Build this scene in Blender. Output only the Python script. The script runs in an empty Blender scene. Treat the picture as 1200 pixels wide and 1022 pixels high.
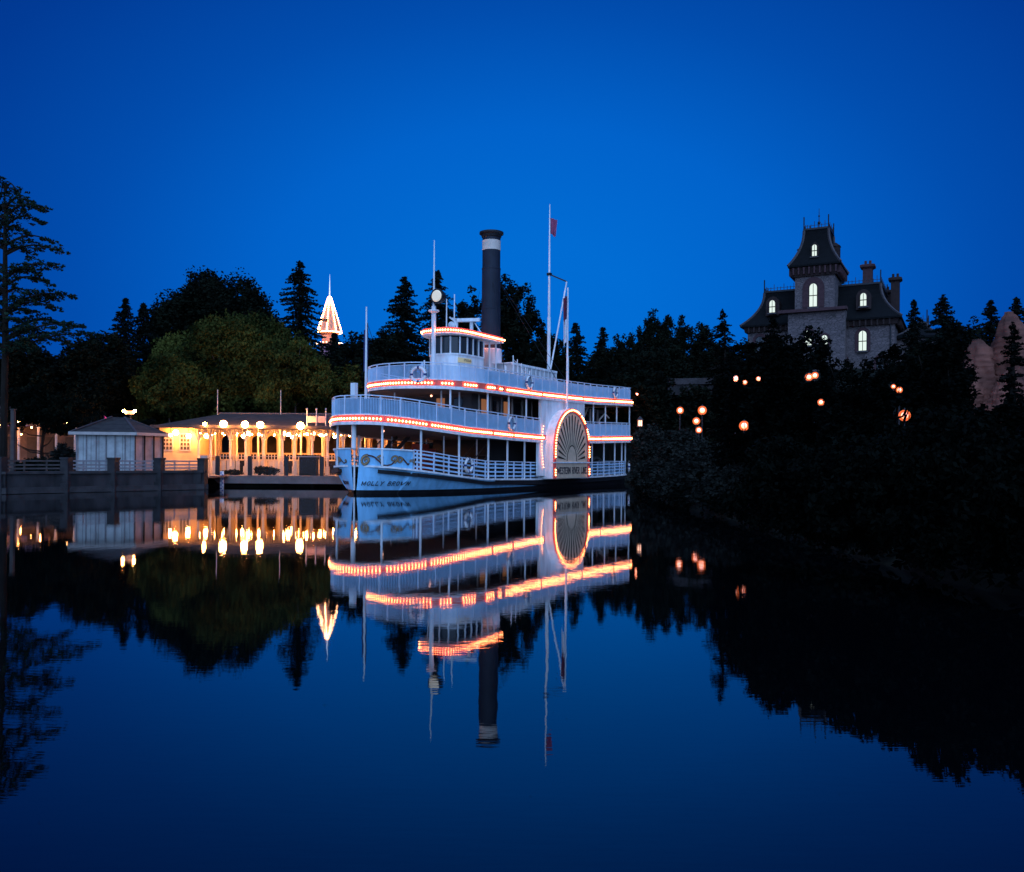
import bpy, math, random
import numpy as np
from mathutils import Vector, Matrix
R = math.radians
sc = bpy.context.scene
C = sc.collection
rng = np.random.default_rng(7)
random.seed(7)

# ------------------------------------------------------------------ camera
F = 1000.0; HZ = 538.0; CAMZ = 1.92; ROLL = R(0.4)
cd = bpy.data.cameras.new('camera'); cam = bpy.data.objects.new('camera', cd); C.objects.link(cam)
cd.sensor_width = 36; cd.sensor_fit = 'HORIZONTAL'; cd.lens = 36 * F / 1200
cd.shift_y = 27 / 1200; cd.clip_start = 0.1; cd.clip_end = 5000
cam.matrix_world = Matrix.Translation((0, 0, CAMZ)) @ Matrix.Rotation(R(90), 4, 'X') @ Matrix.Rotation(ROLL, 4, 'Z')
sc.camera = cam

# ------------------------------------------------------------------ sky: blue hour, afterglow at the camera's back
w = bpy.data.worlds.new('World'); sc.world = w; w.use_nodes = True
nt = w.node_tree; nt.nodes.clear()
N = nt.nodes.new; Lk = nt.links.new
def mathn(nodes_new, links_new, op, a, b=None):
    n = nodes_new('ShaderNodeMath'); n.operation = op
    for i, v in enumerate((a, b)):
        if v is None: continue
        if isinstance(v, (int, float)): n.inputs[i].default_value = v
        else: links_new(v, n.inputs[i])
    return n.outputs[0]
tc = N('ShaderNodeTexCoord'); sep = N('ShaderNodeSeparateXYZ'); Lk(tc.outputs['Generated'], sep.inputs[0])
M_ = lambda op, a, b=None: mathn(N, Lk, op, a, b)
az = M_('ARCTAN2', sep.outputs['X'], sep.outputs['Y'])                     # 0 ahead, positive to the right
el = M_('ARCSINE', sep.outputs['Z'])
dx = M_('MULTIPLY', M_('SUBTRACT', az, 0.02), 0.64)
dy = M_('SUBTRACT', el, 0.17)
dyp = M_('ADD', M_('MAXIMUM', dy, 0.0), M_('MULTIPLY', M_('MAXIMUM', M_('MULTIPLY', dy, -1.0), 0.0), 0.25))
rad = M_('SQRT', M_('ADD', M_('MULTIPLY', dx, dx), M_('MULTIPLY', dyp, dyp)))
ramp = N('ShaderNodeValToRGB'); Lk(M_('DIVIDE', rad, 3.2), ramp.inputs[0])
def stops(rm, st):
    e = rm.color_ramp.elements
    while len(e) > 1: e.remove(e[-1])
    e[0].position = st[0][0]; e[0].color = (*st[0][1], 1)
    for p, c in st[1:]:
        q = e.new(p); q.color = (*c, 1)
stops(ramp, [(0.0, (0.0004, 0.153, 0.665)), (0.08 / 3.2, (0.0004, 0.151, 0.655)), (0.2 / 3.2, (0.0004, 0.122, 0.59)), (0.315 / 3.2, (0.0004, 0.074, 0.42)),
             (0.43 / 3.2, (0.0004, 0.042, 0.295)), (0.56 / 3.2, (0.0004, 0.028, 0.21)), (0.9 / 3.2, (0.002, 0.035, 0.2)), (1.35 / 3.2, (0.22, 0.44, 1.0)), (1.9 / 3.2, (.82, 1.42, 2.65)), (1.0, (.88, 1.46, 2.7))])
bg = N('ShaderNodeBackground'); Lk(ramp.outputs[0], bg.inputs[0]); bg.inputs[1].default_value = 1.0
wo = N('ShaderNodeOutputWorld'); Lk(bg.outputs[0], wo.inputs[0])
sc.view_settings.view_transform = 'Standard'; sc.view_settings.look = 'None'
sc.view_settings.exposure = 0; sc.view_settings.gamma = 1
sc.cycles.max_bounces = 5; sc.cycles.diffuse_bounces = 2; sc.cycles.glossy_bounces = 3; sc.cycles.transparent_max_bounces = 6
sc.cycles.sample_clamp_indirect = 4.0
sc.cycles.use_denoising = True

def P(px, py, d):
    """a point seen at pixel (px, py) of the 1200 x 1022 photograph and standing d metres away (world Y)"""
    dx_, dy_ = px - 600, py - HZ
    c, s = math.cos(ROLL), math.sin(ROLL)
    return Vector(((dx_ * c + dy_ * s) / F * d, d, CAMZ - (dy_ * c - dx_ * s) / F * d))

# ------------------------------------------------------------------ materials
def new_mat(name):
    m = bpy.data.materials.new(name); m.use_nodes = True
    return m, m.node_tree, m.node_tree.nodes['Principled BSDF']
def paint(name, col, rough=0.6, var=0.15, scale=3.0, bump=0.0, metal=0.0, stretch=(1, 1, 1), dirt=None, bscale=None, spec=0.22):
    m, t, b = new_mat(name)
    n, l = t.nodes.new, t.links.new
    tc = n('ShaderNodeTexCoord'); mp = n('ShaderNodeMapping'); l(tc.outputs['Object'], mp.inputs[0]); mp.inputs['Scale'].default_value = stretch
    no = n('ShaderNodeTexNoise'); no.inputs['Scale'].default_value = scale; no.inputs['Detail'].default_value = 6; l(mp.outputs[0], no.inputs[0])
    r = n('ShaderNodeValToRGB'); l(no.outputs[0], r.inputs[0])
    lo = tuple(max(0, c * (1 - var)) for c in col) if dirt is None else dirt
    hi = tuple(min(1, c * (1 + var * .6)) for c in col)
    e = r.color_ramp.elements
    e[0].position = .32; e[0].color = (*lo, 1); e[1].position = .62; e[1].color = (*hi, 1)
    l(r.outputs[0], b.inputs['Base Color'])
    b.inputs['Roughness'].default_value = rough; b.inputs['Metallic'].default_value = metal
    b.inputs['Specular IOR Level'].default_value = spec
    if bump:
        n2 = n('ShaderNodeTexNoise'); n2.inputs['Scale'].default_value = bscale or scale * 6; l(mp.outputs[0], n2.inputs[0])
        bp = n('ShaderNodeBump'); bp.inputs['Strength'].default_value = bump; bp.inputs['Distance'].default_value = .05
        l(n2.outputs[0], bp.inputs['Height']); l(bp.outputs[0], b.inputs['Normal'])
    return m
def glow(name, col, s, base=(.8, .8, .8)):
    m, t, b = new_mat(name)
    b.inputs['Base Color'].default_value = (*base, 1)
    b.inputs['Emission Color'].default_value = (*col, 1); b.inputs['Emission Strength'].default_value = s
    return m
def leafmat(name, a, b_, scale=.8):
    m, t, b = new_mat(name)
    n, l = t.nodes.new, t.links.new
    g = n('ShaderNodeTexCoord'); no = n('ShaderNodeTexNoise'); no.inputs['Scale'].default_value = scale; l(g.outputs['Object'], no.inputs[0])
    r = n('ShaderNodeValToRGB'); l(no.outputs[0], r.inputs[0])
    e = r.color_ramp.elements; e[0].position = .35; e[0].color = (*a, 1); e[1].position = .65; e[1].color = (*b_, 1)
    l(r.outputs[0], b.inputs['Base Color']); b.inputs['Roughness'].default_value = .8; b.inputs['Specular IOR Level'].default_value = .03
    return m
def boards(name, col, period, axis='x', rough=.6, depth=.5, dark=.55, roof=False):
    """planks, battens or shingle rows as a wave in the material"""
    m, t, b = new_mat(name)
    n, l = t.nodes.new, t.links.new
    tc = n('ShaderNodeTexCoord'); wv = n('ShaderNodeTexWave'); wv.wave_type = 'BANDS'; wv.bands_direction = axis.upper(); wv.wave_profile = 'SAW'
    wv.inputs['Scale'].default_value = 0.314159 / period * 1.0; wv.inputs['Distortion'].default_value = 0.0 if not roof else .4
    l(tc.outputs['Object'], wv.inputs[0])
    no = n('ShaderNodeTexNoise'); no.inputs['Scale'].default_value = 2.3; no.inputs['Detail'].default_value = 8; l(tc.outputs['Object'], no.inputs[0])
    r = n('ShaderNodeValToRGB'); l(wv.outputs['Fac'], r.inputs[0]); e = r.color_ramp.elements
    e[0].position = 0; e[0].color = (dark, dark, dark, 1); e[1].position = .14; e[1].color = (1, 1, 1, 1)
    r2 = n('ShaderNodeValToRGB'); l(no.outputs[0], r2.inputs[0]); e = r2.color_ramp.elements
    e[0].position = .3; e[0].color = (*[c * .7 for c in col], 1); e[1].position = .7; e[1].color = (*[min(1, c * 1.15) for c in col], 1)
    mx = n('ShaderNodeMix'); mx.data_type = 'RGBA'; mx.blend_type = 'MULTIPLY'; mx.inputs[0].default_value = 1
    l(r.outputs[0], mx.inputs[6]); l(r2.outputs[0], mx.inputs[7]); l(mx.outputs[2], b.inputs['Base Color'])
    bp = n('ShaderNodeBump'); bp.inputs['Strength'].default_value = depth; bp.inputs['Distance'].default_value = .03
    l(wv.outputs['Fac'], bp.inputs['Height']); l(bp.outputs[0], b.inputs['Normal'])
    b.inputs['Roughness'].default_value = rough; b.inputs['Specular IOR Level'].default_value = .15
    return m
def stonework(name, a, b_, mortar, sx, sz, rough=.85):
    m, t, b = new_mat(name)
    n, l = t.nodes.new, t.links.new
    tc = n('ShaderNodeTexCoord'); vo = n('ShaderNodeTexVoronoi'); mp = n('ShaderNodeMapping'); mp.inputs['Scale'].default_value = (1 / sx, 1 / sx, 1 / sz)
    l(tc.outputs['Object'], mp.inputs[0]); l(mp.outputs[0], vo.inputs['Vector']); vo.inputs['Scale'].default_value = 1
    v2 = n('ShaderNodeTexVoronoi'); v2.feature = 'DISTANCE_TO_EDGE'; l(mp.outputs[0], v2.inputs['Vector']); v2.inputs['Scale'].default_value = 1
    mx = n('ShaderNodeMix'); mx.data_type = 'RGBA'; mx.inputs[6].default_value = (*a, 1); mx.inputs[7].default_value = (*b_, 1)
    sp = n('ShaderNodeSeparateColor'); l(vo.outputs['Color'], sp.inputs[0]); l(sp.outputs[0], mx.inputs[0])
    st = n('ShaderNodeMath'); st.operation = 'LESS_THAN'; st.inputs[1].default_value = .05; l(v2.outputs['Distance'], st.inputs[0])
    m2 = n('ShaderNodeMix'); m2.data_type = 'RGBA'; l(st.outputs[0], m2.inputs[0]); l(mx.outputs[2], m2.inputs[6]); m2.inputs[7].default_value = (*mortar, 1)
    l(m2.outputs[2], b.inputs['Base Color']); b.inputs['Roughness'].default_value = rough
    bp = n('ShaderNodeBump'); bp.inputs['Strength'].default_value = .6; bp.inputs['Distance'].default_value = .05
    l(v2.outputs['Distance'], bp.inputs['Height']); l(bp.outputs[0], b.inputs['Normal'])
    return m

m_water, t_, b_ = new_mat('pond_water')
b_.inputs['Base Color'].default_value = (0.0006, 0.0012, 0.002, 1); b_.inputs['IOR'].default_value = 1.68; b_.inputs['Roughness'].default_value = 0.018
tcx = t_.nodes.new('ShaderNodeTexCoord'); mpx = t_.nodes.new('ShaderNodeMapping'); mpx.inputs['Scale'].default_value = (1, .6, 1)
nz = t_.nodes.new('ShaderNodeTexNoise'); nz.inputs['Scale'].default_value = 1.1; nz.inputs['Detail'].default_value = 3
mp2 = t_.nodes.new('ShaderNodeMapping'); mp2.inputs['Scale'].default_value = (3, 17, 1); nz2 = t_.nodes.new('ShaderNodeTexNoise'); nz2.inputs['Scale'].default_value = 1.0; nz2.inputs['Detail'].default_value = 2
bp0 = t_.nodes.new('ShaderNodeBump'); bp0.inputs['Strength'].default_value = 1.0; bp0.inputs['Distance'].default_value = .00026
t_.links.new(tcx.outputs['Object'], mp2.inputs[0]); t_.links.new(mp2.outputs[0], nz2.inputs[0]); t_.links.new(nz2.outputs[0], bp0.inputs['Height'])
bpx = t_.nodes.new('ShaderNodeBump'); t_.links.new(bp0.outputs[0], bpx.inputs['Normal']); bpx.inputs['Strength'].default_value = .04; bpx.inputs['Distance'].default_value = .05
t_.links.new(tcx.outputs['Object'], mpx.inputs[0]); t_.links.new(mpx.outputs[0], nz.inputs[0]); t_.links.new(nz.outputs[0], bpx.inputs['Height'])
t_.links.new(bpx.outputs[0], b_.inputs['Normal'])

m_ground = paint('ground_soil', (.008, .009, .006), .95, .5, .6, .5, spec=.1)
m_white = paint('white_boat_paint', (.78, .77, .76), .5, .20, 2.2, stretch=(1.6, 1.6, .35), bump=.15)
m_hull = paint('pale_blue_hull_paint', (.25, .56, .80), .5, .16, 2.2, stretch=(1.6, 1.6, .35), bump=.15)
m_rail = paint('pale_rail_paint', (.62, .70, .80), .5, .10, 2.2)
m_rail2 = paint('pale_blue_rail_paint', (.42, .62, .80), .5, .10, 2.2)
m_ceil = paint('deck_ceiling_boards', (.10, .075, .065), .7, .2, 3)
m_deck = paint('deck_boards', (.3, .27, .24), .7, .2, 4)
m_black = paint('black_hull_paint', (.012, .012, .014), .6, .3, 2)
m_stack = paint('smokestack_paint', (.017, .021, .033), .55, .2, 1.5, .1)
m_stackrim = paint('smokestack_rim_paint', (.02, .02, .022), .5, .2, 2)
m_redtrim = paint('red_fascia_paint', (.80, .13, .10), .55, .12, 2)
m_cream = paint('cream_band_paint', (.68, .56, .46), .6, .1, 2)
m_tan = paint('tan_fan_paint', (.68, .48, .32), .6, .12, 3)
m_slot = paint('slot_black', (.01, .009, .008), .8, .2, 3)
m_letter = paint('letter_paint', (.03, .022, .03), .6, .1, 3)
m_gold = paint('gold_scroll_paint', (.40, .25, .12), .5, .2, 6)
m_brown = paint('dark_scroll_paint', (.10, .045, .04), .6, .2, 6)
m_cabin = paint('cabin_panel_paint', (.07, .06, .055), .6, .3, 1.5)
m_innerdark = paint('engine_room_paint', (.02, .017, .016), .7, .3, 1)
m_redmach = paint('red_machine_paint', (.35, .05, .03), .6, .3, 3)
m_soot = paint('soot_grey_timber', (.07, .055, .05), .85, .3, 3)
m_glass, t2, b2 = new_mat('window_glass'); b2.inputs['Base Color'].default_value = (.01, .012, .015, 1); b2.inputs['Roughness'].default_value = .08
m_goldsign = glow('glowing_gilt_board', (1.0, .75, .32), .12, (.75, .6, .3))  # no lamp: a faint glow is put into the gilt colour
BULB = (1.0, .28, .075)
m_bulb = glow('fairy_bulb_glass', BULB, 27.0)
m_globe = glow('globe_lamp_glass', (1.0, .37, .10), 300.0)
m_globe_dim = glow('small_lamp_glass', (1.0, .37, .10), 150.0)
m_globe_red = glow('path_lamp_glass', (1.0, .30, .12), 2.8)
m_globe_white = glow('white_lamp_glass', (1.0, .42, .25), 3.2)
m_halo, tsh, bsh = new_mat('amber_halo_glow')  # see-through glowing shell, added round lamps to imitate their halo
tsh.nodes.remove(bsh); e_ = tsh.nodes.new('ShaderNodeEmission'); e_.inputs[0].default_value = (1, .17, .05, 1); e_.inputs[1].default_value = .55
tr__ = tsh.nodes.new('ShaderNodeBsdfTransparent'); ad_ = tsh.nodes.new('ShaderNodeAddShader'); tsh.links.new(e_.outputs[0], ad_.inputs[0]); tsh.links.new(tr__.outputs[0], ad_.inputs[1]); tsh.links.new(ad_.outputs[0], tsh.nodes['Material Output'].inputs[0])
m_halo2 = m_halo.copy(); m_halo2.name = 'gold_halo_glow'  # golden copy of the added halo glow, for the hanging globes
for n_ in m_halo2.node_tree.nodes:
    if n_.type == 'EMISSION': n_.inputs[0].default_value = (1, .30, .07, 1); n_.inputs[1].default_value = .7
m_winlit = glow('moonlit_window_glass', (.86, .98, .84), .9, (.1, .1, .1))
m_warmlit = glow('warm_window_glass', (1.0, .38, .14), .22, (.1, .08, .06))
m_metal = paint('dark_metal', (.03, .03, .032), .45, .2, 4, metal=.5)
m_flagred = paint('faded_red_cloth', (.26, .06, .12), .9, .15, 3)
m_flagblue = paint('navy_cloth', (.03, .05, .16), .9, .15, 3)
m_flagwhite = paint('white_cloth', (.7, .7, .72), .9, .1, 3)
m_concrete = paint('wet_concrete', (.036, .031, .031), .85, .45, 1.1, .5, stretch=(1, 1, .35), dirt=(.012, .011, .011))
m_coping = paint('stone_coping', (.045, .039, .038), .85, .3, 2, .4)
m_pierstone = paint('pier_stone', (.032, .028, .028), .85, .35, 2, .4)
m_railwood = paint('weathered_rail_wood', (.24, .22, .22), .8, .2, 5, stretch=(1, 1, 6))
m_platform = paint('platform_timber', (.15, .12, .11), .8, .25, 1.5, .3)
m_hutwall = boards('hut_batten_siding', (.40, .40, .38), .42, 'x', .7, .6, .45)
m_hutwall2 = boards('hut_side_siding', (.40, .33, .30), .42, 'x', .7, .6, .45)
m_shingle = boards('grey_roof_shingle', (.050, .042, .040), .28, 'z', .85, .8, .5, roof=True)
m_trimw = paint('white_wood_trim', (.42, .36, .32), .6, .12, 3)
m_yellow = paint('cream_yellow_wood', (.50, .34, .17), .6, .12, 2)
m_colwood = paint('cream_column_wood', (.66, .52, .36), .55, .12, 2)
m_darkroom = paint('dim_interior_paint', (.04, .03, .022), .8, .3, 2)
m_facade = paint('left_facade_plaster', (.09, .06, .045), .8, .35, .8, .2)
m_pinkwall = paint('pink_plaster', (.42, .2, .25), .8, .25, 1.2)
m_magenta = paint('magenta_canvas', (.55, .05, .22), .8, .2, 2)
m_manor = stonework('manor_stone_brick', (.155, .112, .108), (.10, .072, .07), (.05, .038, .036), .55, .26)
m_manortrim = paint('manor_red_brick_trim', (.065, .03, .032), .8, .25, 3)
m_manorwood = paint('manor_dark_timber', (.030, .016, .014), .75, .35, 2)
m_manorroof = boards('manor_slate', (.0045, .0045, .005), .4, 'z', .85, .5, .6, roof=True)
m_edge = paint('lead_ridge', (.075, .06, .06), .6, .2, 2)
m_rock = paint('red_sandstone', (.17, .062, .042), .9, .5, .35, 1.0, stretch=(.6, .6, 2.4), dirt=(.035, .016, .013), bscale=1.2)
m_palerock = paint('grey_bank_stone', (.05, .04, .04), .9, .4, 2, .6)
m_pinklit = paint('pink_spire_tiles', (.8, .34, .2), .7, .15, 1)
m_bark = paint('bark', (.018, .014, .011), .95, .4, 3, .8, stretch=(1, 1, .3), spec=.1)
m_barkp = paint('pale_bark', (.12, .11, .10), .95, .4, 3, .8, stretch=(1, 1, .3), spec=.1)
m_leafnear = leafmat('near_dark_foliage', (.001, .0018, .0014), (.003, .0045, .003), 1.0)
m_leaffar = leafmat('far_dark_foliage', (.003, .0048, .0035), (.008, .011, .006), .5)
m_leafcon = leafmat('conifer_needles', (.003, .006, .005), (.008, .012, .009), .6)
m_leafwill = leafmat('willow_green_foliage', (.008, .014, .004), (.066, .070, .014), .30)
m_leafcedar = leafmat('cedar_needles', (.007, .018, .013), (.016, .034, .020), .8)
m_leafbush = leafmat('grey_green_bush_foliage', (.011, .012, .010), (.026, .027, .022), .9)
m_leafolive = leafmat('olive_bush_foliage', (.025, .030, .012), (.045, .05, .02), .8)

# ------------------------------------------------------------------ mesh helpers
ORG = {}
def thing(name, label, cat, loc=(0, 0, 0), rz=0.0, group=None):
    o = bpy.data.objects.new(name, None); C.objects.link(o); o.empty_display_size = .5
    o.location = loc; o.rotation_euler = (0, 0, rz); o['label'] = label; o['category'] = cat
    if group: o['group'] = group
    ORG[o.name] = Vector(loc)
    return o
def tag(o, label=None, cat=None, group=None, kind=None):
    for k, v in (('label', label), ('category', cat), ('group', group), ('kind', kind)):
        if v: o[k] = v
    return o
def _link(name, me, mat, parent, world, smooth=False):
    o = bpy.data.objects.new(name, me); C.objects.link(o)
    if mat: me.materials.append(mat)
    if smooth: me.polygons.foreach_set('use_smooth', [True] * len(me.polygons))
    if parent is not None:
        o.parent = parent; ORG[o.name] = ORG[parent.name]
    else: ORG[o.name] = Vector((0, 0, 0))
    return o
class MB:
    def __init__(s): s.v = []; s.f = []
    def add(s, vs, fs):
        k = len(s.v); s.v.extend([tuple(p) for p in vs]); s.f.extend([tuple(i + k for i in f) for f in fs]); return s
    def box(s, c, d, rz=0.0):
        x, y, z = c; a, b, h = d[0] / 2, d[1] / 2, d[2] / 2; co, si = math.cos(rz), math.sin(rz)
        vs = [(x + co * i * a - si * j * b, y + si * i * a + co * j * b, z + k * h) for k in (-1, 1) for i, j in ((-1, -1), (1, -1), (1, 1), (-1, 1))]
        return s.add(vs, [(0, 3, 2, 1), (4, 5, 6, 7), (0, 1, 5, 4), (1, 2, 6, 5), (2, 3, 7, 6), (3, 0, 4, 7)])
    def beam(s, p, q, w, h, up=(0, 0, 1)):
        p, q = Vector(p), Vector(q); t = (q - p)
        if t.length < 1e-6: return s
        t.normalize(); sd = t.cross(Vector(up))
        if sd.length < 1e-4: sd = t.cross(Vector((1, 0, 0)))
        sd.normalize(); u = sd.cross(t)
        vs = [e + sd * (i * w / 2) + u * (j * h / 2) for e in (p, q) for i, j in ((-1, -1), (1, -1), (1, 1), (-1, 1))]
        return s.add(vs, [(0, 3, 2, 1), (4, 5, 6, 7), (0, 1, 5, 4), (1, 2, 6, 5), (2, 3, 7, 6), (3, 0, 4, 7)])
    def tube(s, pts, r, n=6, cap=True):
        pts = [Vector(p) for p in pts]; k0 = len(s.v); m = len(pts)
        rs = r if isinstance(r, (list, tuple)) else [r] * m
        pu = None
        for i, p in enumerate(pts):
            t = (pts[min(i + 1, m - 1)] - pts[max(i - 1, 0)])
            t = t.normalized() if t.length > 1e-9 else Vector((0, 0, 1))
            if pu is None:
                pu = t.cross(Vector((0, 0, 1)))
                if pu.length < 1e-3: pu = t.cross(Vector((1, 0, 0)))
            pu = (pu - t * pu.dot(t)); pu.normalize(); pv = t.cross(pu)
            for j in range(n):
                a = 2 * math.pi * j / n
                s.v.append(tuple(p + (pu * math.cos(a) + pv * math.sin(a)) * rs[i]))
        for i in range(m - 1):
            for j in range(n):
                a, b = k0 + i * n + j, k0 + i * n + (j + 1) % n
                s.f.append((a, b, b + n, a + n))
        if cap:
            s.f.append(tuple(k0 + j for j in range(n))[::-1]); s.f.append(tuple(k0 + (m - 1) * n + j for j in range(n)))
        return s
    def lathe(s, c, prof, n=16):
        k0 = len(s.v); m = len(prof)
        for r, z in prof:
            for j in range(n):
                a = 2 * math.pi * j / n; s.v.append((c[0] + r * math.cos(a), c[1] + r * math.sin(a), c[2] + z))
        for i in range(m - 1):
            for j in range(n):
                a, b = k0 + i * n + j, k0 + i * n + (j + 1) % n
                s.f.append((a, b, b + n, a + n))
        s.f.append(tuple(k0 + j for j in range(n))[::-1]); s.f.append(tuple(k0 + (m - 1) * n + j for j in range(n)))
        return s
    def ball(s, c, r, n=8, m=5):
        c = Vector(c); prof = [(r * math.sin(math.pi * (i + .001) / (m + .002)), -r * math.cos(math.pi * i / m)) for i in range(m + 1)]
        return s.lathe(c, prof, n)
    def octa(s, c, r):
        x, y, z = c
        return s.add([(x + r, y, z), (x - r, y, z), (x, y + r, z), (x, y - r, z), (x, y, z + r), (x, y, z - r)],
                     [(0, 2, 4), (2, 1, 4), (1, 3, 4), (3, 0, 4), (2, 0, 5), (1, 2, 5), (3, 1, 5), (0, 3, 5)])
    def prism(s, pts, ex):
        """polygon pts (3D, planar) extruded along ex"""
        ex = Vector(ex); n = len(pts); vs = [Vector(p) for p in pts]; vs += [p + ex for p in vs]
        return s.add(vs, [tuple(range(n))[::-1], tuple(range(n, 2 * n))] + [(i, (i + 1) % n, (i + 1) % n + n, i + n) for i in range(n)])
    def rings(s, rs, cap=True):
        k0 = len(s.v); n = len(rs[0])
        for r in rs: s.v.extend([tuple(p) for p in r])
        for i in range(len(rs) - 1):
            for j in range(n):
                a, b = k0 + i * n + j, k0 + i * n + (j + 1) % n
                s.f.append((a, b, b + n, a + n))
        if cap:
            s.f.append(tuple(k0 + j for j in range(n))[::-1]); s.f.append(tuple(k0 + (len(rs) - 1) * n + j for j in range(n)))
        return s
    def strip(s, A, B):
        k0 = len(s.v); n = len(A); s.v.extend([tuple(p) for p in A]); s.v.extend([tuple(p) for p in B])
        for i in range(n - 1): s.f.append((k0 + i, k0 + i + 1, k0 + n + i + 1, k0 + n + i))
        return s
    def build(s, name, mat, parent=None, world=False, smooth=False):
        vs = s.v
        if world and parent is not None:
            o = ORG[parent.name]; vs = [(x - o.x, y - o.y, z - o.z) for x, y, z in vs]
        me = bpy.data.meshes.new(name); me.from_pydata(vs, [], s.f); me.update()
        return _link(name, me, mat, parent, world, smooth)
def np_quads(name, V, mat, parent=None):
    """V: (n,4,3) world coordinates"""
    n = len(V)
    if parent is not None: V = V - np.array(ORG[parent.name])
    me = bpy.data.meshes.new(name)
    me.vertices.add(n * 4); me.vertices.foreach_set('co', V.reshape(-1).astype(np.float32))
    me.loops.add(n * 4); me.loops.foreach_set('vertex_index', np.arange(n * 4, dtype=np.int32))
    me.polygons.add(n); me.polygons.foreach_set('loop_start', np.arange(0, n * 4, 4, dtype=np.int32)); me.polygons.foreach_set('loop_total', np.full(n, 4, dtype=np.int32))
    me.update(calc_edges=True); me.validate()
    return _link(name, me, mat, parent, True)

# ------------------------------------------------------------------ ground and water
POND = [(-160, 30), (-60, 36), (-25.2, 42), (-18.2, 50), (-20.0, 55.6), (-9.5, 56.6), (2.5, 78), (11, 81), (11.5, 70), (9.0, 60), (7.2, 45), (6.6, 33),
        (6.9, 27), (7.2, 22), (6.6, 17), (6.7, 13), (7.4, 11), (9.2, 8.5), (14, 5), (30, -2), (80, -20), (80, -90), (-160, -90)]
PA = np.array(POND, float)
def pond_sd(x, y):
    """signed distance to the shore, positive on land"""
    d = np.full(x.shape, 1e9); ins = np.zeros(x.shape, bool)
    for i in range(len(PA)):
        a, b = PA[i], PA[(i + 1) % len(PA)]
        e = b - a; t = np.clip(((x - a[0]) * e[0] + (y - a[1]) * e[1]) / (e @ e), 0, 1)
        d = np.minimum(d, np.hypot(x - a[0] - t * e[0], y - a[1] - t * e[1]))
        c = ((a[1] > y) != (b[1] > y)) & (x < (b[0] - a[0]) * (y - a[1]) / (b[1] - a[1] + 1e-12) + a[0])
        ins ^= c
    return np.where(ins, -d, d)
def ground_z(x, y):
    x = np.asarray(x, float); y = np.asarray(y, float)
    sd = pond_sd(x, y)
    sm = lambda a, b, v: np.clip((v - a) / (b - a), 0, 1) ** 2 * (3 - 2 * np.clip((v - a) / (b - a), 0, 1))
    left = .62 + 0 * sd
    right = .1 + 1.5 * (1 - np.exp(-np.maximum(sd, 0) / 4)) + .5 * sm(6, 30, sd) + .25 * np.sin(x * .7) * np.sin(y * .6) * sm(1, 5, sd)
    k = sm(-4, 3, x - (y - 57) * .45) * (y > 30) + (y <= 30) * 1.0 * (x > 0)
    land = left * (1 - k) + right * k
    land = land + 8.0 * sm(88, 125, y + .15 * x) + 2.5 * np.exp(-((x - 46) ** 2 + (y - 122) ** 2) / 26 ** 2)
    land = land + 2.0 * sm(60, 80, y) * sm(14, 40, x)
    return np.where(sd > 0, np.minimum(land, .05 + sd * 1.6), np.maximum(-1.2, sd * 1.2))
def gz(x, y): return float(ground_z(np.array([x]), np.array([y]))[0])
xs = np.concatenate([np.linspace(-900, -130, 12), np.arange(-125, 125, 1.25), np.linspace(130, 900, 12)])
ys = np.concatenate([np.linspace(-500, -40, 10), np.arange(-35, 190, 1.25), np.linspace(200, 1500, 14)])
GX, GY = np.meshgrid(xs, ys); GZ = ground_z(GX, GY)
nx, ny = len(xs), len(ys)
me = bpy.data.meshes.new('ground')
vs = np.stack([GX, GY, GZ], -1).reshape(-1, 3)
idx = (np.arange(ny - 1)[:, None] * nx + np.arange(nx - 1)[None, :]).reshape(-1)
me.from_pydata(vs.tolist(), [], np.stack([idx, idx + 1, idx + nx + 1, idx + nx], -1).tolist()); me.update()
tag(_link('ground', me, m_ground, None, True, True), kind='structure')
wm = MB().add([(-170, -95, 0), (90, -95, 0), (90, 90, 0), (-170, 90, 0)], [(0, 1, 2, 3)]).build('water', m_water)
tag(wm, kind='structure')
# ================================================================== the riverboat
# local frame: x = metres aft of the stem, y = starboard positive (port faces the camera), z = up from the water
SA = math.atan2(.868, .497)
SHIP = Vector((-8.40, 45.7, 0))
boat = thing('riverboat', 'white three-decked paddle riverboat edged with glowing strings of bulbs', 'riverboat', SHIP, SA)
def ip(s, xs, ys): return float(np.interp(s, xs, ys))
HWX = [0, .15, .5, 1.2, 2, 3, 4, 5, 7, 9, 26, 28, 29.3]; HWY = [.3, 1.15, 1.95, 2.55, 3.0, 3.35, 3.58, 3.74, 3.94, 4.0, 4.0, 3.9, 3.6]
HBX = [0, .5, 1.2, 2, 3, 5, 7, 10, 27, 29.3]; HBY = [.06, .6, 1.3, 1.95, 2.5, 3.2, 3.6, 3.8, 3.8, 3.4]
hw = lambda s: ip(s, HWX, HWY)
hb = lambda s: min(ip(s, HBX, HBY), hw(s))
rail_top = lambda s: ip(s, [0, 1.5, 4, 7, 14, 22, 29.3], [2.40, 2.30, 2.05, 1.80, 1.70, 1.72, 1.83])
deck_z = lambda s: rail_top(s) - ip(s, [0, 1.5, 5, 30], [.85, .95, 1.03, 1.05])
md_z = lambda s: ip(s, [-.4, 0, 2.5, 5, 9, 13, 20, 29.5], [3.93, 3.90, 3.62, 3.42, 3.30, 3.23, 3.30, 3.58])       # middle deck, fascia centre
ud_z = lambda s: ip(s, [3, 6, 10, 16, 22, 29.5], [6.12, 6.03, 5.98, 6.05, 6.2, 6.50])
g_z = lambda s: ip(s, [0, .35, 1.5, 4, 7, 14, 22, 29.3], [1.32, 1.22, 1.06, .80, .50, .38, .40, .50])
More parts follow.
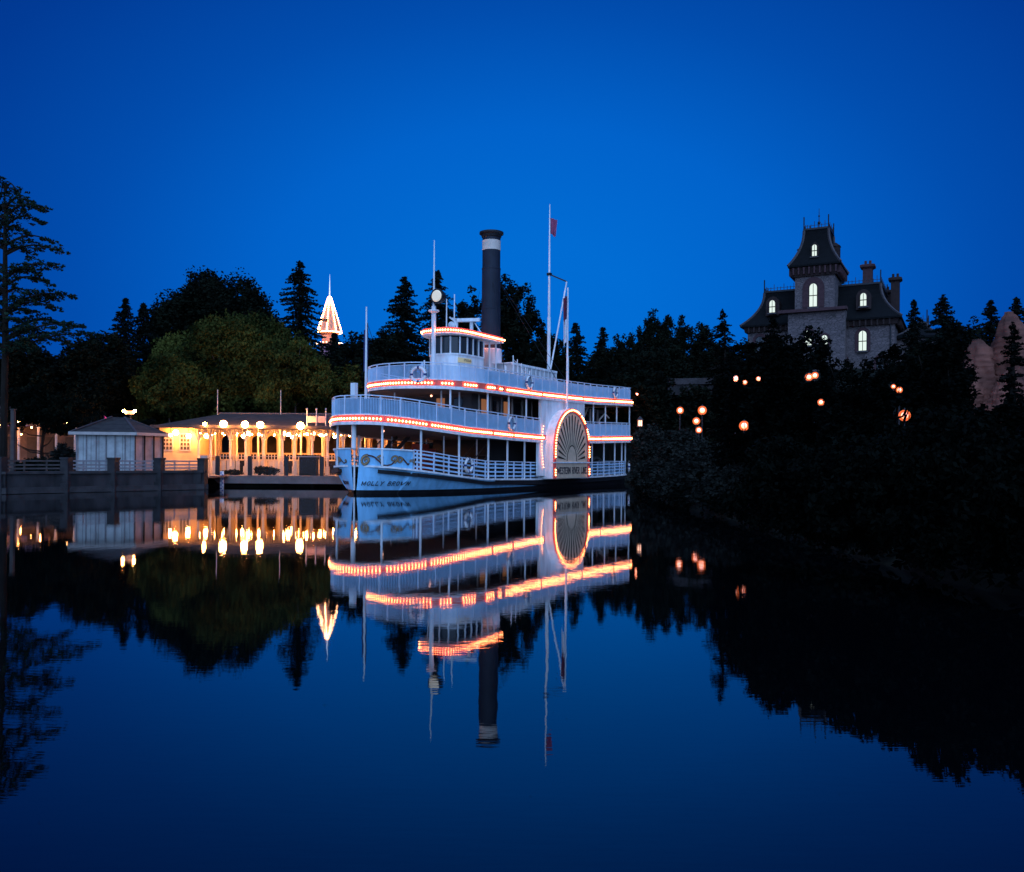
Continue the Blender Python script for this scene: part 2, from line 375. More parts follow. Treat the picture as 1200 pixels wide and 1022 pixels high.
def hull_pt(s, z, side, off=0.0):
    top = rail_top(s) if s < 1.5 else deck_z(s)
    t = min(1, max(0, z / top)) ** .65
    return Vector((s, side * (hb(s) + (hw(s) - hb(s)) * t + off), z))
st = [0, .08, .2, .5, .85, 1.2, 1.49, 1.51, 2.0, 2.5, 3, 4, 5, 6, 7, 8, 10, 12, 14, 18, 22, 26, 28, 29.3]
hull = MB(); boot = MB()
def hull_top(s): return rail_top(s) if s < 1.5 else deck_z(s) - .05
for side in (-1, 1):
    rows = []
    for s in st:
        zt = hull_top(s); rows.append([hull_pt(s, z, side) for z in [.2 + (zt - .2) * k / 6 for k in range(7)]])
    for a, b in zip(rows, rows[1:]): hull.strip(a, b) if side > 0 else hull.strip(b, a)
    rows = [[hull_pt(s, z, side, -.01) for z in (-.6, -.2, .2)] for s in st]
    for a, b in zip(rows, rows[1:]): boot.strip(a, b) if side > 0 else boot.strip(b, a)
hull.strip([hull_pt(29.3, z, -1) for z in (.2, .8)], [hull_pt(29.3, z, 1) for z in (.2, .8)])
boot.strip([hull_pt(29.3, z, -1, -.01) for z in (-.6, .2)], [hull_pt(29.3, z, 1, -.01) for z in (-.6, .2)])
hu = hull.build('hull', m_hull, boat); boot.build('boot_topping', m_black, boat)
# black belt over the aft hull below the guard
bb = MB()
for side in (-1, 1):
    A = [hull_pt(s, ip(s, [8, 15, 29.3], [.42, .14, .1]), side, .03) for s in st if s >= 8]; B = [hull_pt(s, deck_z(s) - .06, side, .03) for s in st if s >= 8]
    bb.strip(A, B)
bb.build('aft_hull_belt', m_black, boat)
gd = MB()
for side in (-1, 1):
    ss = np.linspace(.35, 29.3, 60); gd = MB()
    for a, b in zip(ss, ss[1:]):
        gd.beam(hull_pt(a, g_z(a), side, .06), hull_pt(b, g_z(b), side, .06), .18, .2)
    gd.build('rub_rail', m_black, boat)
# anchor beam on the starboard bow and the king post
MB().beam(hull_pt(.6, 1.25, 1, .0), hull_pt(.6, 1.15, 1, .55), .28, .22).build('cathead', paint('brown_beam', (.12, .05, .035), .7, .2, 3), boat)
MB().tube([(-.06, 0, .2), (-.06, 0, 2.3), (-.12, 0, 2.45), (-.12, 0, 3.7)], [.05, .05, .13, .13], 10).build('king_post', m_white, boat)
MB().box((-.12, 0, 5.0), (.24, .3, 1.85)).build('king_post_head', m_white, boat)
# bulwark cap
cap = MB()
for side in (-1, 1):
    ss = [0, .08, .2, .5, .85, 1.2, 1.49]
    cap.tube([(s, side * (hw(s)), rail_top(s) + .02) for s in ss], .05, 6)
cap.build('bulwark_cap', m_white, boat)

# ---- stroke lettering with slab serifs
GL = {
 'M': [[(0, 0), (0, 1)], [(0, 1), (.42, .15)], [(.42, .15), (.84, 1)], [(.84, 1), (.84, 0)]], 'O': 'O', 'L': [[(0, 1), (0, 0)], [(0, 0), (.58, 0)], [(.58, 0), (.58, .22)]],
 'Y': [[(0, 1), (.33, .48)], [(.66, 1), (.33, .48)], [(.33, .48), (.33, 0)]],
 'B': [[(0, 0), (0, 1)], [(0, 1), (.42, 1)], [(.42, 1), (.52, .87)], [(.52, .87), (.52, .65)], [(.52, .65), (.42, .53)], [(0, .53), (.42, .53)], [(.42, .53), (.58, .4)], [(.58, .4), (.58, .14)], [(.58, .14), (.46, 0)], [(0, 0), (.46, 0)]],
 'R': [[(0, 0), (0, 1)], [(0, 1), (.42, 1)], [(.42, 1), (.54, .87)], [(.54, .87), (.54, .63)], [(.54, .63), (.42, .5)], [(0, .5), (.42, .5)], [(.32, .5), (.6, 0)]],
 'W': [[(0, 1), (.3, 0)], [(.3, 0), (.58, .85)], [(.58, .85), (.86, 0)], [(.86, 0), (1.16, 1)]], 'N': [[(0, 0), (0, 1)], [(0, 1), (.62, 0)], [(.62, 0), (.62, 1)]],
 'E': [[(0, 0), (0, 1)], [(0, 1), (.56, 1)], [(0, .52), (.42, .52)], [(0, 0), (.58, 0)], [(.58, 0), (.58, .2)], [(.56, 1), (.56, .82)]],
 'S': [[(.56, .82), (.42, 1)], [(.42, 1), (.16, 1)], [(.16, 1), (.02, .84)], [(.02, .84), (.06, .64)], [(.06, .64), (.5, .4)], [(.5, .4), (.56, .2)], [(.56, .2), (.42, 0)], [(.42, 0), (.14, 0)], [(.14, 0), (0, .18)]],
 'T': [[(.32, 0), (.32, 1)], [(0, 1), (.64, 1)], [(0, 1), (0, .82)], [(.64, 1), (.64, .82)]], 'I': [[(.1, 0), (.1, 1)]], 'V': [[(0, 1), (.32, 0)], [(.32, 0), (.64, 1)]]}
GW = {'M': .84, 'W': 1.16, 'I': .2, 'O': .68, ' ': .5}
def text_width(t, gap=.3): return sum(GW.get(c, .6) + gap for c in t) - gap
def lettering(mb, text, fn, h, th=.15, gap=.3, slant=.12):
    """fn(u, v) -> (point, normal); u runs along the reading direction in metres, v upwards"""
    u0 = 0
    for ch in text:
        segs = GL.get(ch)
        if segs == 'O':
            q = [(.34 + .34 * math.cos(a), .5 + .5 * math.sin(a)) for a in np.linspace(0, 2 * math.pi, 13)]
            segs = [[q[i], q[i + 1]] for i in range(12)]
        elif segs:
            segs = [list(x) for x in segs]; base_ = list(segs)
            for p, q in base_:
                for e, o in ((p, q), (q, p)):
                    if (e[1] in (0, 1)) and abs(o[1] - e[1]) > .4 and sum(e in s_ for s_ in base_) == 1: segs.append([(e[0] - .1, e[1]), (e[0] + .1, e[1])])
        for i, (p, q) in enumerate(segs or []):
            a = fn((u0 + p[0] + slant * p[1]) * h, p[1] * h); b = fn((u0 + q[0] + slant * q[1]) * h, q[1] * h)
            off = .0006 * (i % 5)
            mb.beam(a[0] + a[1] * off, b[0] + b[1] * off, th * h, .012, up=a[1])
        u0 += GW.get(ch, .6) + gap
def hullmap(s0, z0, side, off=.03, k=1.0):
    # arc length along the flared bow
    ss = np.linspace(0, 6, 200); pp = [hull_pt(s, z0, side) for s in ss]
    L = [0]
    for a, b in zip(pp, pp[1:]): L.append(L[-1] + (b - a).length)
    base = np.interp(s0, ss, L)
    def fn(u, v):
        s = float(np.interp(base + u * k, L, ss)); p = hull_pt(s, z0 + v, side); q = hull_pt(s + .05, z0 + v, side); t = (q - p).normalized()
        up = (hull_pt(s, z0 + v + .05, side) - p).normalized()
        nrm = t.cross(up).normalized()
        if nrm.y * side < 0: nrm = -nrm
        return p + nrm * off, nrm
    return fn
lt = MB(); lettering(lt, 'MOLLY BROWN', hullmap(.09, .47, -1), .205, .16, .48, .08); lt.build('name_lettering', m_letter, boat)
# starboard bow name (reads from bow's right hand side, so runs from aft to the stem)
lt = MB(); f0 = hullmap(1.3, .5, 1, .03, -1.0); lettering(lt, 'MOLLY BROWN', f0, .17, .2, .3, .14); lt.build('name_lettering', m_letter, boat)
# acanthus scrolls
def scroll(mb1, mb2, fn, s, mir=1):
    def spiral(cu, cv, r, a0, turns, dirn, w):
        n = 26; pts = []
        for i in range(n + 1):
            t = i / n; a = a0 + dirn * turns * 2 * math.pi * t; rr = r * (1 - .8 * t)
            pts.append(fn((cu + rr * math.cos(a)) * s, (cv + rr * math.sin(a)) * s))
        for i in range(n):
            ww = w * (1 - .6 * i / n)
            p, q = pts[i], pts[i + 1]
            mb2.beam(p[0], q[0], ww * s * 1.7, .01, up=p[1]); mb1.beam(p[0] + p[1] * .012, q[0] + q[1] * .012, ww * s, .01, up=p[1])
    def wave(pts, w):
        pp = [fn(u * s, v * s) for u, v in pts]
        for i in range(len(pp) - 1):
            mb2.beam(pp[i][0], pp[i + 1][0], w * s * 1.5, .011, up=pp[i][1])
    spiral(.45, 0, .48, 1.3, 1.4, 1, .16); spiral(.52, .1, .32, -1.9, 1.0, 1, .12)
    wave([(.6, .48), (.95, .42), (1.25, .3), (1.5, .1), (1.8, -.1), (2.1, -.38), (2.5, -.42), (2.9, -.3), (3.1, 0)], .09)
    spiral(1.75, .22, .28, 3.0, 1.1, -1, .11); spiral(2.95, .18, .36, -1.2, 1.3, 1, .13); spiral(3.5, .05, .28, 2.2, 1.1, -1, .12)
    wave([(3.3, .4), (3.7, .25), (4.1, -.1), (4.4, -.35), (4.7, -.2)], .09); spiral(4.75, -.02, .2, -1.5, 1.0, 1, .09)
a, b = MB(), MB(); scroll(a, b, hullmap(.03, 1.78, -1), .60); so = b.build('bow_scroll', m_brown, boat); a.build('gilt_line', m_gold, so)
a, b = MB(), MB(); scroll(a, b, hullmap(1.3, 1.78, 1, .03, -1.0), .45); so = b.build('bow_scroll', m_brown, boat); a.build('gilt_line', m_gold, so)

# ---- decks
def deck_outline(kind):
    """list of (s, halfwidth) from the bow to the stern"""
    if kind == 'mid':
        return [(-.42, .4), (-.34, .95), (-.05, 1.5), (.5, 2.15), (1.2, 2.7), (2, 3.12), (3, 3.52), (4, 3.75), (5, 3.92), (7, 4.1), (9, 4.18), (13, 4.18), (18, 4.18), (22, 4.18), (26, 4.18), (28.6, 4.1), (29.4, 3.95), (29.6, 3.7)]
    if kind == 'up':
        return [(3.35, .3), (3.45, 1.0), (3.75, 1.9), (4.3, 2.75), (5.1, 3.4), (6.2, 3.85), (7.5, 4.08), (9, 4.18), (13, 4.18), (18, 4.18), (22, 4.18), (26, 4.18), (28.8, 4.12), (29.5, 3.95), (29.7, 3.7)]
    return [(0.05, .4), (.15, 1.1), (.5, 1.95), (1.2, 2.55), (2, 3.0), (3, 3.36), (4, 3.6), (5, 3.76), (7, 3.96), (9, 4.03), (13, 4.03), (20, 4.03), (26, 4.03), (28, 3.95), (29.2, 3.7), (29.35, 3.4)]
def slab(name, kind, zf, zt, zb, mat, inset=0.0):
    o = deck_outline(kind); mb = MB(); rs = []
    for s, h in o:
        z = zf(s); h -= inset; rs.append([(s, -h, z + zb), (s, h, z + zb), (s, h, z + zt), (s, -h, z + zt)])
    mb.rings(rs); return mb.build(name, mat, boat)
slab('main_deck', 'main', deck_z, 0, -.1, m_white)
slab('middle_deck', 'mid', md_z, .20, -.12, m_white)
slab('upper_deck', 'up', ud_z, .20, -.12, m_white)
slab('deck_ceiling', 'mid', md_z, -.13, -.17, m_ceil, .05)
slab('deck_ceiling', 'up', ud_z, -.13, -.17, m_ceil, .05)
def perimeter(kind, zf, off=0.0):
    """closed run: starboard quarter forward round the bow to the port quarter and across the stern"""
    o = deck_outline(kind); sb = [Vector((s, h + off, zf(s))) for s, h in o][::-1]; pt = [Vector((s, -h - off, zf(s))) for s, h in o]
    sb[-1].x -= off; pt[0].x -= off; sb[0].x += off; pt[-1].x += off
    r = sb + pt; return r + [r[0].copy()]
def resample(path, step, phase=0.0):
    L = [0]
    for a, b in zip(path, path[1:]): L.append(L[-1] + (b - a).length)
    n = int((L[-1] - phase) / step); out = []
    for i in range(n + 1):
        d = phase + i * step; k = min(max(int(np.searchsorted(L, d)) , 1), len(L) - 1)
        t = (d - L[k - 1]) / max(L[k] - L[k - 1], 1e-6); out.append(path[k - 1].lerp(path[k], min(1, t)))
    return out
def fascia(kind, zf, where):
    path = perimeter(kind, zf, .03)
    def band(z0, z1, off, th):
        mb = MB(); p = perimeter(kind, zf, off)
        q = perimeter(kind, zf, off + th); U = Vector((0, 0, 1)); k = len(p)
        rs = [[p[i] + U * z0, q[i] + U * z0, q[i] + U * z1, p[i] + U * z1] for i in range(k)]
        mb.rings(rs, cap=False); return mb
    f = band(-.06, .27, .0, .05).build('fascia', m_redtrim, boat)
    band(-.24, -.07, .0, .11).build('lower_moulding', m_white, boat)
    band(.27, .32, .0, .07).build('upper_moulding', m_white, boat)
    bl = MB(); gaps = where
    for i, p in enumerate(resample(perimeter(kind, zf, .10), .195)):
        if any(a < p.x < b for a, b in gaps) and p.y < 0: continue
        if kind == 'mid' and 13.7 < p.x < 19.3 and p.y < 0: continue
        bl.octa(p + Vector((0, 0, .08)), .068)
    return bl.build('bulb_string', m_bulb, boat)
fascia('mid', md_z, [(.05, .25), (2.05, 2.3), (7.2, 7.45), (9.6, 9.8), (22.7, 22.9)])
fascia('up', ud_z, [(3.9, 4.15), (4.75, 5.2), (6.0, 6.9), (7.6, 7.9), (8.4, 8.75), (13.2, 13.35), (19.5, 19.7), (25.2, 25.4)])
def railing(name, kind, zf, z0, h, skip=None, picket=.13, slats=None, post=1.08, off=-.08):
    path = [p + Vector((0, 0, z0)) for p in perimeter(kind, zf, off)]
    fine = resample(path, .3); ok = lambda p: not (skip and skip(p)); U = Vector((0, 0, 1))
    runs = [[]]
    for p in fine:
        if ok(p): runs[-1].append(p)
        elif runs[-1]: runs.append([])
    first = None
    for run in [r for r in runs if len(r) > 2]:
        top, pk = MB(), MB()
        for zz, w_, t_h in ([(h, .075, .05)] if slats else [(h, .075, .05), (h - .14, .035, .03), (.1, .04, .04)]):
            rs = []
            for i, p in enumerate(run):
                t = (run[min(i + 1, len(run) - 1)] - run[max(i - 1, 0)]); sd = t.cross(U).normalized()
                rs.append([p + U * (zz + b * t_h / 2) + sd * (a * w_ / 2) for a, b in ((-1, -1), (1, -1), (1, 1), (-1, 1))])
            top.rings(rs)
        for q in (run[0], run[-1]): top.box(q + U * h / 2, (.06, .06, h))
        r = top.build(name, m_rail, boat); first = first or r
        if slats:
            for zz in slats:
                sl = MB(); rs = []
                for i, p in enumerate(run):
                    t = (run[min(i + 1, len(run) - 1)] - run[max(i - 1, 0)]); sd = t.cross(U).normalized()
                    rs.append([p + U * (zz + b * .095 / 2) + sd * (a * .03 / 2) for a, b in ((-1, -1), (1, -1), (1, 1), (-1, 1))])
                sl.rings(rs).build('slat', m_rail2, r)
        else:
            for p in resample(run, picket): pk.box(p + U * (h / 2 - .02), (.028, .028, h - .25))
            pk.build('pickets', m_rail2, r)
        far = MB()
        for p in resample(run, post, .2):
            if p.y < .3 and p.x < 28.5: MB().box(p + U * (h / 2), (.07, .07, h + .02)).build('rail_post', m_rail, r)
            else: far.box(p + U * (h / 2), (.07, .07, h + .02))
        if far.v: tag(far.build('far_side_posts', m_rail, r), kind='stuff')
    return first
inpb = lambda p: 13.7 < p.x < 19.3 and p.y < 0
railing('main_deck_rail', 'main', deck_z, 0, 1.03, lambda p: p.x < 1.5 or inpb(p), slats=[.16, .4, .64, .85])
railing('middle_deck_rail', 'mid', md_z, .22, 1.1, inpb, picket=.085)
railing('upper_deck_rail', 'up', ud_z, .22, 1.02, None, picket=.075)
# canvas dodgers laced behind the pickets
def dodger(kind, zf, z0, z1, skip):
    mb = MB(); path = resample(perimeter(kind, zf, -.12), .5); run = []
    for p in path + [None]:
        if p is None or skip(p):
            if len(run) > 1: mb.strip([q + Vector((0, 0, z0)) for q in run], [q + Vector((0, 0, z1)) for q in run])
            run = []
        else: run.append(p)
    return mb
mnet = paint('rail_canvas', (.17, .25, .34), .9, .12, 2)
dodger('mid', md_z, .36, 1.12, lambda p: inpb(p)).build('rail_canvas', mnet, boat)
dodger('up', ud_z, .36, 1.02, lambda p: p.x < 6.5).build('rail_canvas', mnet, boat)
# stanchions
COLS = [.35, 1.95, 4.6, 7.3, 9.45, 11.6, 13.55, 19.7, 21.85, 24.0, 26.1, 27.7, 29.1]
for side in (-1, 1):
    for s in COLS:
        if side > 0 and s > 25: continue
        h = hw(s) - .06
        MB().tube([(s, side * h, deck_z(s)), (s, side * h, md_z(s) - .1)], .062, 8).build('lower_column', m_white, boat)
UC = [4.7, 7.2, 9.4, 11.6, 13.6, 19.6, 21.8, 24.0, 26.2, 29.2]
for side in (-1, 1):
    for s in UC:
        if side > 0 and s > 25: continue
        h = min(np.interp(s, [a for a, _ in deck_outline('up')], [b for _, b in deck_outline('up')]), 4.18) - .14
        MB().tube([(s, side * h, md_z(s) + .2), (s, side * h, ud_z(s) - .1)], .058, 8).build('upper_column', m_white, boat)
for s in (5.6, 9.2, 12.8):
    for side in (-1, 1):
        MB().tube([(s, side * 1.9, deck_z(s)), (s, side * 1.9, md_z(s) - .1)], .05, 6).build('inner_column', m_white, boat)
# engine room, boiler, stairs
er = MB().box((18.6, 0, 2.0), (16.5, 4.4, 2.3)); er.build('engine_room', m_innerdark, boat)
MB().box((6.6, .5, 1.75), (1.1, 1.5, 1.5)).box((6.6, .5, 2.65), (.7, .8, .3)).build('boiler', m_redmach, boat)
MB().tube([(6.05, .5, 1.9), (6.0, .5, 1.9)], .4, 14).build('boiler_door', m_metal, boat)
stair = MB()
for yy in (-1.2, -2.1):
    stair.beam((8.2, yy, deck_z(8)), (11.9, yy, md_z(10) - .1), .08, .24)
    stair.beam((8.2, yy, deck_z(8) + .85), (11.3, yy, md_z(10) + .45), .05, .05)
for i in range(10):
    t = (i + .5) / 10; stair.box((8.2 + 3.7 * t, -1.65, deck_z(8) + (md_z(10) - deck_z(8)) * t), (.28, .86, .04))
stair.build('stairway', m_cabin, boat)
stair = MB()
for yy in (1.2, 2.1):
    stair.beam((3.4, yy, deck_z(3.4)), (6.4, yy, md_z(6.4) - .1), .08, .22); stair.beam((3.4, yy, deck_z(3.4) + .85), (6.2, yy, md_z(6.4) + .6), .05, .05)
for i in range(10):
    t = (i + .5) / 10; stair.box((3.4 + 3.0 * t, 1.65, deck_z(3.4) + (md_z(6.4) - deck_z(3.4)) * t), (.28, .86, .04))
stair.build('stairway', m_cabin, boat)
# saloon on the middle deck
cz0, cz1 = 3.55, 5.85
sal = MB(); sal.box((17.6, 0, (cz0 + cz1) / 2), (20.0, 5.0, cz1 - cz0)); saloon = sal.build('saloon', m_cabin, boat)
for i, s in enumerate(np.arange(8.4, 27, 1.35)):
    MB().box((s, -2.53, 4.75), (.1, .08, 2.15)).build('saloon_pilaster', m_cream if i % 3 == 0 else m_trimw, saloon)
    if 13 < s < 19: continue
    MB().box((s + .68, -2.52, 4.95), (.72, .04, 1.25)).build('saloon_window', m_warmlit if i in (0, 2) else m_glass, saloon)
for y in (-1.6, -.3, 1.1):
    MB().box((7.56, y, 4.9), (.04, .6, 1.4)).build('saloon_window', m_warmlit if y == -.3 else m_glass, saloon)
for s, y in ((5.6, -1.7), (5.6, 1.7), (6.6, -2.3)):
    MB().tube([(s, y, 4.0), (s, y, 5.9)], .05, 6).build('inner_column', m_white, boat)
# lamps under the decks
for loc in ((2.0, -.3, 3.42), (7.0, 0, 5.72), (20.5, -3.2, 5.85)):
    l = MB(); l.ball(loc, .07); l.build('deck_lamp', m_globe_white, boat)
# after deck: boat davits and a bench seen through the aft rails
dv = MB(); dv.tube([(24, -3.3, 3.6), (24.6, -3.3, 5.0), (25.6, -3.3, 5.5), (26.4, -3.3, 5.2)], .06, 6); dv.beam((21.3, -3.0, 4.0), (23.2, -3.0, 5.9), .1, .06); dv.build('davit', m_cream, boat)
dv = MB(); dv.tube([(24 + 2.0 * t, -2.9, 1.75 + .35 * math.sin(math.pi * t)) for t in np.linspace(0, 2, 12)], .09, 6); dv.build('tiller_arc', m_cabin, boat)

# ---- paddle box (port) with fan face
def paddle_box(side):
    yo, yi = side * 4.86, side * 3.6; cx, R0, zc, zb = 16.5, 2.68, 2.62, .66
    arch = [(cx - R0, zb)] + [(cx - R0 * math.cos(a), zc + R0 * math.sin(a)) for a in np.linspace(0, math.pi, 33)] + [(cx + R0, zb)]
    pb = MB(); pb.prism([(x, yi, z) for x, z in arch], (0, yo - yi, 0)); body = pb.build('paddle_box', m_white, boat)
    ri = MB(); rin = [(cx - (R0 - .2), zb)] + [(cx - (R0 - .2) * math.cos(a), zc + (R0 - .2) * math.sin(a)) for a in np.linspace(0, math.pi, 33)] + [(cx + (R0 - .2), zb)]
    o = side * .1
    rs = [[(a[0], yo, a[1]), (a[0], yo + o, a[1]), (b[0], yo + o, b[1]), (b[0], yo, b[1])] for a, b in zip([(x + (x - cx) * .02, z + .04 * (z > zc)) for x, z in arch], rin)]
    ri.rings(rs); ri.build('arch_rim', m_redtrim, body)
    fp = MB(); r2 = R0 - .24
    fa = [(cx - r2, 1.74)] + [(cx - r2 * math.cos(a), zc + r2 * math.sin(a)) for a in np.linspace(0, math.pi, 33)] + [(cx + r2, 1.74)]
    fp.prism([(x, yo, z) for x, z in fa], (0, side * .03, 0)); fp.build('fan_panel', m_tan, body)
    tp = MB(); tp.box((cx, yo + side * .03, 1.17), (2 * R0 - .5, .06, 1.0)); tp.build('name_panel', m_tan, body)
    MB().box((cx, yo + side * .05, 1.71), (2 * R0 + .5, .16, .08)).build('panel_moulding', m_white, body)
    sl = MB(); yy = yo + side * .034
    for i, a in enumerate(np.linspace(R(7), R(173), 17)):
        c, s_ = -math.cos(a), math.sin(a)
        L1 = 2.25 if abs(s_) > .45 else 2.05
        reach = L1 * (1.0 + .22 * s_ ** 2)
        p0 = Vector((cx + c * 1.0, yy, 1.80 + s_ * 1.0)); p1 = Vector((cx + c * reach, yy, 1.80 + s_ * reach * 1.12))
        d = (p1 - p0).normalized(); sd = Vector((-d.z, 0, d.x))
        sl.prism([p0 - sd * .02, p0 + sd * .02, p1 + sd * .085, p1 + d * .07, p1 - sd * .085], (0, side * .006, 0))
    for a0, a1 in zip(np.linspace(0, math.pi, 15), np.linspace(0, math.pi, 15)[1:]):
        q = lambda a: (cx - .74 * math.cos(a), yy, 1.80 + 1.05 * math.sin(a))
        sl.beam(q(a0), q(a1), .07, .012, up=(0, side, 0))
    sl.build('fan_slots', m_slot, body)
    lm = MB(); tw = 'WESTERN RIVER LINE'; h = .40; W = text_width(tw, .22) * h * .8
    k = .8
    if side < 0: fn = lambda u, v: (Vector((cx - W / 2 + u * k, yo - .07, .98 + v)), Vector((0, -1, 0)))
    else: fn = lambda u, v: (Vector((cx + W / 2 - u * k, yo + .07, .98 + v)), Vector((0, 1, 0)))
    lettering(lm, tw, fn, h, .16, .22, .0); lm.build('panel_lettering', m_letter, body)
    bl = MB()
    seg = [(cx - R0 + .06, .9 + .17 * i) for i in range(10)] + [(cx - (R0 - .07) * math.cos(a), zc + (R0 - .07) * math.sin(a)) for a in np.linspace(0, math.pi, 46)] + [(cx + R0 - .06, .9 + .17 * i) for i in range(10)]
    for i, (x, z) in enumerate(seg):
        if 1.35 < z < 1.95: continue
        if x > cx + 1 and (i % 7) in (3, 4): continue
        bl.octa((x, yo + side * .14, z), .05)
    bl.build('bulb_string', m_bulb, body)
    # second string on the inner arch of the guard house
    bl = MB()
    for z in np.arange(1.4, 4.2, .19): bl.octa((cx - 3.02 - .25 * math.sin((z - 1.4) * 1.1), side * 4.32, z), .028)
    bl.build('bulb_string', m_bulb, body)
paddle_box(-1)
MB().box((16.6, -4.12, (md_z(16) + .1 + ud_z(16) - .12) / 2), (6.6, .2, ud_z(16) - md_z(16) - .22)).build('wheelhouse_wall', m_white, boat)
MB().box((16.4, -4.14, 2.0), (6.9, .18, 2.3)).build('wheel_guard_wall', m_white, boat)

# ---- pilot house
PH = MB(); a0 = [(7.9, .3), (8.0, .7), (8.3, 1.05), (8.9, 1.25), (10.0, 1.3), (10.9, 1.3)]
def ph_ring(z, k=1.0, dx=0.0):
    pts = [(s - dx if i < 3 else s, -h * k, z) for i, (s, h) in enumerate(a0)][::-1] + [(s - dx if i < 3 else s, h * k, z) for i, (s, h) in enumerate(a0)]
    return pts
PH.rings([ph_ring(6.2), ph_ring(8.35)]); ph = PH.build('pilot_house', m_white, boat)
MB().rings([ph_ring(6.2, 1.05, .06), ph_ring(7.0, 1.05, .06)]).build('pilot_house_skirt', m_white, ph)
MB().rings([ph_ring(8.36, .95, -.06), ph_ring(9.4, .95, -.06)]).build('pilot_house_panes', m_glass, ph)
mu = MB(); rg = ph_ring(8.34, 1.0)
rp = [Vector(p) for p in rg]
for p in resample(rp + [rp[0]], .62): mu.box(p + Vector((0, 0, .55)), (.075, .075, 1.1))
mu.rings([ph_ring(8.30, 1.04, .04), ph_ring(8.40, 1.04, .04)]); mu.build('pilot_house_mullions', m_white, ph)
for s, y in ((12.4, -1.3), (12.4, 1.3), (11.6, -1.3)):
    MB().tube([(s, y, 6.2), (s, y, 9.45)], .06, 8).build('roof_post', m_white, ph)
b0 = [(7.3, .25), (7.35, .7), (7.6, 1.1), (8.2, 1.42), (9, 1.55), (12.8, 1.58)]
def rf_ring(z, k): return [(9.8 + (s - 9.8) * k, -h * k, z) for s, h in b0][::-1] + [(9.8 + (s - 9.8) * k, h * k, z) for s, h in b0]
rf = MB().rings([rf_ring(9.50, .97), rf_ring(9.50, 1.01), rf_ring(9.52, 1.03), rf_ring(9.58, 1.03), rf_ring(9.60, 1.0), rf_ring(9.86, .92), rf_ring(10.0, .5)]).build('pilot_house_roof', m_white, ph)
MB().rings([rf_ring(9.60, 1.012), rf_ring(9.90, 1.012)], cap=False).build('roof_fascia', m_redtrim, rf)
bl = MB(); rp = [Vector(p) for p in rf_ring(9.72, 1.045)]
for p in resample(rp + [rp[0]], .17): bl.octa(p, .062)
bl.build('bulb_string', m_bulb, rf)
# gilt board with a scroll
nb = MB(); nb.prism([(8.75 + 1.3 * (x - .5), -1.31 if x > .45 else -1.31 + (.45 - x) * .7, 7.85 + z) for x, z in ((.12, 0), (.95, 0), (1.0, .14), (.95, .28), (.12, .28))], (0, -.05, 0))
nbo = nb.build('gilt_board', m_goldsign, ph)
gs = MB()
for k in range(9):
    x0_ = 8.55 + k * .09; gs.tube([(x0_ + .05 * math.cos(a), -1.37, 7.99 + .07 * math.sin(a) * (1 if k % 2 else -1)) for a in np.linspace(0, 4.4, 7)], .013, 4)
gs.build('scroll_lettering', m_brown, nbo)
# masts and fittings
mt = MB(); mt.tube([(7.2, 0, 6.2), (7.2, 0, 11.2)], .14, 10); mt.tube([(7.2, 0, 11.2), (7.2, 0, 15.2)], [.075, .03], 6)
mast = mt.build('searchlight_mast', m_white, boat)
MB().lathe((7.2, 0, 10.75), [(.1, 0), (.34, .12), (.34, .2), (.1, .2)], 12).build('mast_bracket', m_white, mast)
sl = MB(); sl.rings([[(7.2 + x, -.35 + r * math.cos(a) * .0 + r * math.cos(a), 11.75 + r * math.sin(a)) for a in np.linspace(0, 2 * math.pi, 17)[:-1]] for x, r in ((.35, .18), (.22, .38), (-.12, .46), (-.22, .46))])
s_o = sl.build('searchlight', m_metal, mast)
ld = MB(); ld.rings([[(7.2 + x, -.35 + r * math.cos(a), 11.75 + r * math.sin(a)) for a in np.linspace(0, 2 * math.pi, 17)[:-1]] for x, r in ((-.225, .36), (-.27, .3))]); ld.build('lens', glow('searchlight_lens', (1.0, .8, .5), .35, (.8, .7, .5)), s_o)
for s, y, z1 in ((8.8, .15, 11.9), (9.0, -.3, 12.2)):
    MB().tube([(s, y, 9.85), (s, y, z1)], [.05, .035], 6).build('whistle_pipe', m_white, ph)
vb = MB()
for dy in (-.35, 0, .35): vb.tube([(9.5 + dy, -.2 + dy * .8, 9.9), (9.35 + dy, -.2 + dy * .4, 10.5), (9.1 + dy, -.1, 10.75)], .055, 6)
vb.ball((9.0, -.1, 10.3), .22); vb.build('horn_cluster', m_white, ph)
ra = MB(); ra.tube([(11.0, -.3, 9.9), (11.0, -.3, 10.75)], .12, 8); ra.box((10.8, -.2, 10.85), (.32, 1.5, .2), R(20)); ra.beam((11.3, -.9, 10.0), (11.05, -.5, 10.7), .06, .06); ra.build('radar_scanner', m_white, ph)
